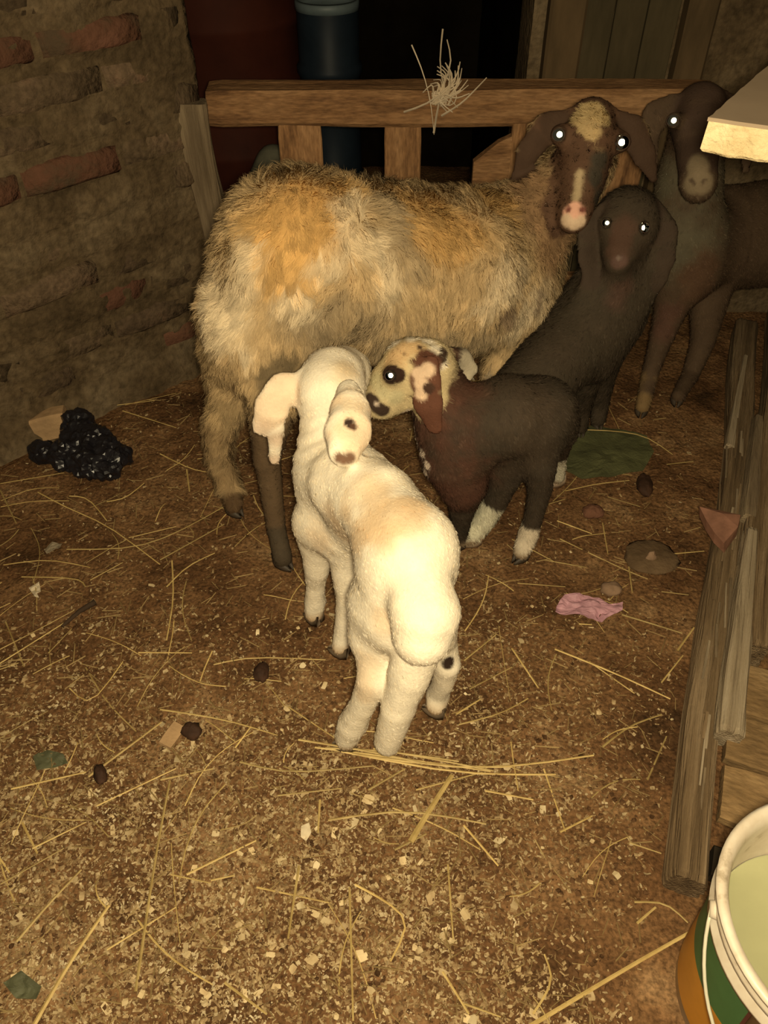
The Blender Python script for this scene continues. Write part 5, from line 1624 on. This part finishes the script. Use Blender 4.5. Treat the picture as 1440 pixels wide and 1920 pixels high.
LOOSE = [[(0, 947), (60, 938), (130, 940)], [(70, 920), (130, 955), (200, 982), (300, 1058)], [(125, 1030), (250, 1030), (330, 1000), (425, 945)], [(5, 1056), (90, 1047), (170, 1066)],
         [(40, 1080), (150, 1084), (160, 1100)], [(0, 1217), (70, 1180), (140, 1145)], [(322, 1050), (326, 1120), (312, 1200)], [(312, 1100), (350, 1060), (402, 1034)],
         [(10, 1165), (45, 1250)], [(0, 1245), (120, 1168)], [(90, 1225), (135, 1180)], [(130, 930), (165, 930), (200, 975)], [(200, 940), (235, 935), (270, 905)],
         [(170, 1090), (230, 1055)], [(0, 905), (120, 885)], [(0, 935), (60, 912), (110, 912)], [(0, 918), (30, 980)], [(300, 1050), (420, 980)], [(260, 1225), (360, 1224)], [(400, 1245), (470, 1228), (610, 1232)],
         [(160, 1250), (200, 1320), (255, 1370)], [(300, 1330), (420, 1345), (520, 1375)], [(20, 1478), (160, 1445)], [(180, 1510), (330, 1440)], [(300, 1460), (400, 1440)], [(230, 1240), (170, 1330), (130, 1290)],
         [(655, 1660), (662, 1912)], [(870, 1545), (935, 1622)], [(780, 1480), (905, 1445)], [(450, 1430), (540, 1450), (700, 1435)], [(320, 1640), (395, 1655)], [(395, 1650), (440, 1640)], [(350, 1640), (480, 1575)],
         [(520, 1490), (640, 1478)], [(600, 1500), (596, 1560)], [(1010, 885), (1090, 875), (1185, 890)], [(1060, 920), (1120, 905), (1180, 900)], [(1045, 975), (1110, 1000)], [(960, 1010), (1040, 1055)],
         [(1050, 1010), (1170, 1065), (1215, 1085)], [(970, 1095), (1060, 1100)], [(870, 1235), (930, 1190)], [(960, 1215), (1010, 1290)], [(1140, 930), (1200, 950)], [(1250, 1040), (1320, 1034)], [(1240, 1110), (1290, 1118)],
         [(1105, 1240), (1190, 1300)], [(1130, 1400), (1180, 1360), (1240, 1340)], [(1215, 1460), (1250, 1380)], [(1050, 1560), (1110, 1530)], [(1180, 1580), (1240, 1600)], [(1190, 1690), (1250, 1690), (1290, 1730)],
         [(1195, 1730), (1230, 1700)], [(840, 1620), (850, 1760)], [(830, 1820), (880, 1900)], [(870, 1880), (940, 1905)], [(1000, 1900), (1040, 1840), (1020, 1790)], [(560, 1620), (540, 1760)], [(480, 1660), (620, 1690)],
         [(420, 1840), (500, 1900)], [(0, 1655), (120, 1590)], [(60, 1590), (160, 1540)], [(40, 1540), (70, 1600)], [(200, 1780), (330, 1700)], [(740, 1590), (800, 1560)], [(540, 1320), (640, 1390)], [(440, 1400), (470, 1360)],
         [(690, 1480), (760, 1440)], [(500, 870), (560, 850)], [(370, 860), (440, 850)], [(240, 1005), (330, 985)], [(300, 850), (360, 880), (395, 885)], [(350, 880), (355, 920)], [(180, 765), (290, 752)], [(230, 770), (330, 800)],
         [(235, 760), (330, 735)], [(860, 1360), (940, 1340), (990, 1310)], [(855, 1340), (900, 1310)], [(880, 1290), (960, 1250)], [(1250, 870), (1300, 865)], [(1130, 980), (1140, 1040)], [(1180, 1060), (1186, 1110)],
         [(1270, 1220), (1300, 1180)], [(1240, 1280), (1280, 1230)], [(1085, 1170), (1110, 1172)], [(1000, 950), (1060, 935)], [(1020, 1050), (1100, 1062)], [(910, 1480), (1000, 1500)], [(1020, 1440), (1060, 1560)]]
for k, p in enumerate(LOOSE):
    straw_px(p, 0.0013 + 0.0007 * ((k * 7) % 5) / 5, lift=0.003 + 0.003 * ((k * 3) % 4) / 4)
rs = random.Random(21)
for k in range(150):
    x, y = rs.uniform(-0.85, 0.62), rs.uniform(0.24, 1.75)
    if y > 1.3 + 0.6 * (x + 0.75) and x < -0.4:
        continue
    if x > 0.40 + 0.39 * (y - 0.47) - 0.03:
        continue
    a, L = rs.uniform(0, 6.28), rs.uniform(0.03, 0.17)
    b = rs.uniform(-0.5, 0.5)
    P = []
    for t in (0, 0.33, 0.66, 1):
        xx, yy = x + L * (t - 0.5) * math.cos(a + b * t), y + L * (t - 0.5) * math.sin(a + b * t)
        P.append((xx, yy, fz(xx, yy) + 0.002 + 0.006 * math.sin(t * 3.1) * rs.random()))
    straw(P, rs.uniform(0.0007, 0.0014))

# ---- wood chips: the 300 largest are objects, the rest one loose mass
def chip_shape(rng, s):
    L, Wd, T = s * rng.uniform(0.7, 1.5), s * rng.uniform(0.35, 0.9), s * rng.uniform(0.08, 0.2)
    cu = rng.uniform(-0.25, 0.25) * s
    sk = rng.uniform(-0.3, 0.3) * s
    V = np.array([(-L, -Wd, 0), (L, -Wd * rng.uniform(0.5, 1), 0), (L * rng.uniform(0.7, 1.1), Wd, 0), (-L + sk, Wd * rng.uniform(0.5, 1), 0), (0, -Wd * 1.05, cu), (0, Wd * 1.05, cu)])
    V = np.concatenate([V, V + np.array([0, 0, T])]) * 0.5
    F = [(3, 5, 4, 0), (5, 2, 1, 4), (6, 10, 11, 9), (10, 7, 8, 11), (0, 4, 10, 6), (4, 1, 7, 10), (1, 2, 8, 7), (2, 5, 11, 8), (5, 3, 9, 11), (3, 0, 6, 9)]
    return V, F

def chip_density(x, y):
    p = np.stack([x, y, 0 * x], 1)
    d = np.clip(1.15 - (y - 0.30) * 1.55, 0.05, 1.0) * np.clip(0.55 + 1.1 * fbm(p * 5, 3, 33), 0.05, 1.4)
    d *= np.where(x > 0.16 + 0.1 * (y - 0.4), np.clip(1 - (x - 0.16) * 3.0, 0.18, 1), 1.0)
    return d

def sample_litter(n, rng, power=1.0):
    X, Y = [], []
    while len(X) < n:
        x = rng.uniform(-0.95, 0.75, 20000)
        y = rng.uniform(0.22, 1.7, 20000)
        ok = rng.random(20000) < chip_density(x, y) ** power
        ok &= ~((x < -0.4) & (y > 1.38 + 0.9 * (x + 0.912)))
        ok &= x < 0.40 + 0.39 * (y - 0.47)
        X += x[ok].tolist()
        Y += y[ok].tolist()
    return np.array(X[:n]), np.array(Y[:n])

prng = random.Random(8)
CHIP_MESH = []
for k in range(10):
    V, F = chip_shape(prng, 0.0125)
    m = mesh_py('wood_chip', V, F)
    m.materials.append(MAT['chip'])
    CHIP_MESH.append(m)
cx, cy = sample_litter(300, np.random.default_rng(4))
cz = floor_z(cx, cy)
for k in range(300):
    o = bpy.data.objects.new('wood_chip', CHIP_MESH[k % 10])
    C.objects.link(o)
    sc = prng.uniform(0.6, 1.05) if k % 12 else prng.uniform(1.1, 1.5)
    o.location = (cx[k], cy[k], cz[k] + 0.0015)
    o.scale = (sc, sc, sc)
    o.rotation_euler = (prng.uniform(-0.4, 0.4), prng.uniform(-0.4, 0.4), prng.uniform(0, 6.28))
    za, zb = ZONES[zone(cx[k], cy[k])]
    tag(o, 'pale wood shaving lying ' + za, 'wood chip', 'larger wood shavings ' + zb)

def loose_mass(name, n, shapes, smin, smax, mat, label, cat, seed, tilt=0.5, zoff=0.0, power=1.0):
    """many tiny pieces nobody could count, joined into one mesh"""
    rng = np.random.default_rng(seed)
    x, y = sample_litter(n, rng, power)
    z = floor_z(x, y) + zoff
    VV, FF3, FF4, off = [], [], [], 0
    pick = rng.integers(0, len(shapes), n)
    for s, (V0, F0) in enumerate(shapes):
        V0 = np.asarray(V0, float)
        idx = np.where(pick == s)[0]
        m = len(idx)
        a, b, c = rng.uniform(0, 6.28, m), rng.normal(0, tilt, m), rng.normal(0, tilt, m)
        ca, sa, cb, sb, cc, sc = np.cos(a), np.sin(a), np.cos(b), np.sin(b), np.cos(c), np.sin(c)
        R = np.empty((m, 3, 3))
        R[:, 0, 0], R[:, 0, 1], R[:, 0, 2] = ca * cb, ca * sb * sc - sa * cc, ca * sb * cc + sa * sc
        R[:, 1, 0], R[:, 1, 1], R[:, 1, 2] = sa * cb, sa * sb * sc + ca * cc, sa * sb * cc - ca * sc
        R[:, 2, 0], R[:, 2, 1], R[:, 2, 2] = -sb, cb * sc, cb * cc
        size = smin * (smax / smin) ** (rng.random(m) ** 2.0)
        P = np.einsum('mij,vj->mvi', R, V0) * size[:, None, None] + np.stack([x[idx], y[idx], z[idx]], 1)[:, None, :]
        for f in F0:
            arr = (np.arange(m) * len(V0))[:, None] + np.array(f)[None, :] + off
            (FF4 if len(f) == 4 else FF3).append(arr)
        VV.append(P.reshape(-1, 3))
        off += m * len(V0)
    Fs = []
    if FF4:
        Fs.append(np.concatenate(FF4))
    if FF3:
        Fs.append(np.concatenate(FF3))
    o = link(name, mesh_np(name, np.concatenate(VV), Fs, smooth=False), mat, kind='stuff')
    o['label'] = label
    o['category'] = cat
    return o
shapes = [chip_shape(prng, 1.0) for _ in range(8)]
loose_mass('fine_wood_chips', 13000, shapes, 0.0020, 0.0075, MAT['chip'], 'fine pale wood shavings strewn over the dirt floor', 'wood chips', 51, 0.45, 0.0008)
flake = [(-1, -0.6, 0), (0.9, -0.7, 0.05), (1, 0.6, 0), (-0.8, 0.7, 0.1), (0.1, 0.05, 0.32)]
ff = [(0, 1, 4), (1, 2, 4), (2, 3, 4), (3, 0, 4)]
loose_mass('sawdust_flakes', 26000, [(flake, ff), ([(a * 1.4, b * 0.55, c) for a, b, c in flake], ff)], 0.0014, 0.0052, MAT['flake'], 'tan sawdust flakes covering the dirt floor', 'sawdust', 54, 0.4, 0.0006, 0.8)
octa = [(1, 0, 0), (-1, 0.2, 0), (0.1, 1, 0), (0, -1, 0.1), (0, 0.1, 0.8), (0, 0, -0.8)]
of = [(0, 2, 4), (2, 1, 4), (1, 3, 4), (3, 0, 4), (2, 0, 5), (1, 2, 5), (3, 1, 5), (0, 3, 5)]
loose_mass('dirt_crumbs', 15000, [(octa, of), ([(a * 1.3, b * 0.7, c) for a, b, c in octa], of)], 0.0012, 0.0065, MAT['crumb'], 'dark crumbs of earth and dung on the floor', 'crumbs', 52, 0.6, 0.0, 0.25)
stick = [(-1, -0.06, 0), (1, -0.05, 0), (1, 0.05, 0), (-1, 0.06, 0), (-1, 0, 0.09), (1, 0, 0.08)]
sf = [(0, 1, 5, 4), (2, 3, 4, 5), (3, 2, 1, 0), (0, 4, 3), (1, 2, 5)]
loose_mass('chopped_straw', 5000, [(stick, sf)], 0.004, 0.022, MAT['straw_bits'], 'short broken straw bits strewn over the dirt floor', 'straw', 53, 0.12, 0.002, 0.35)
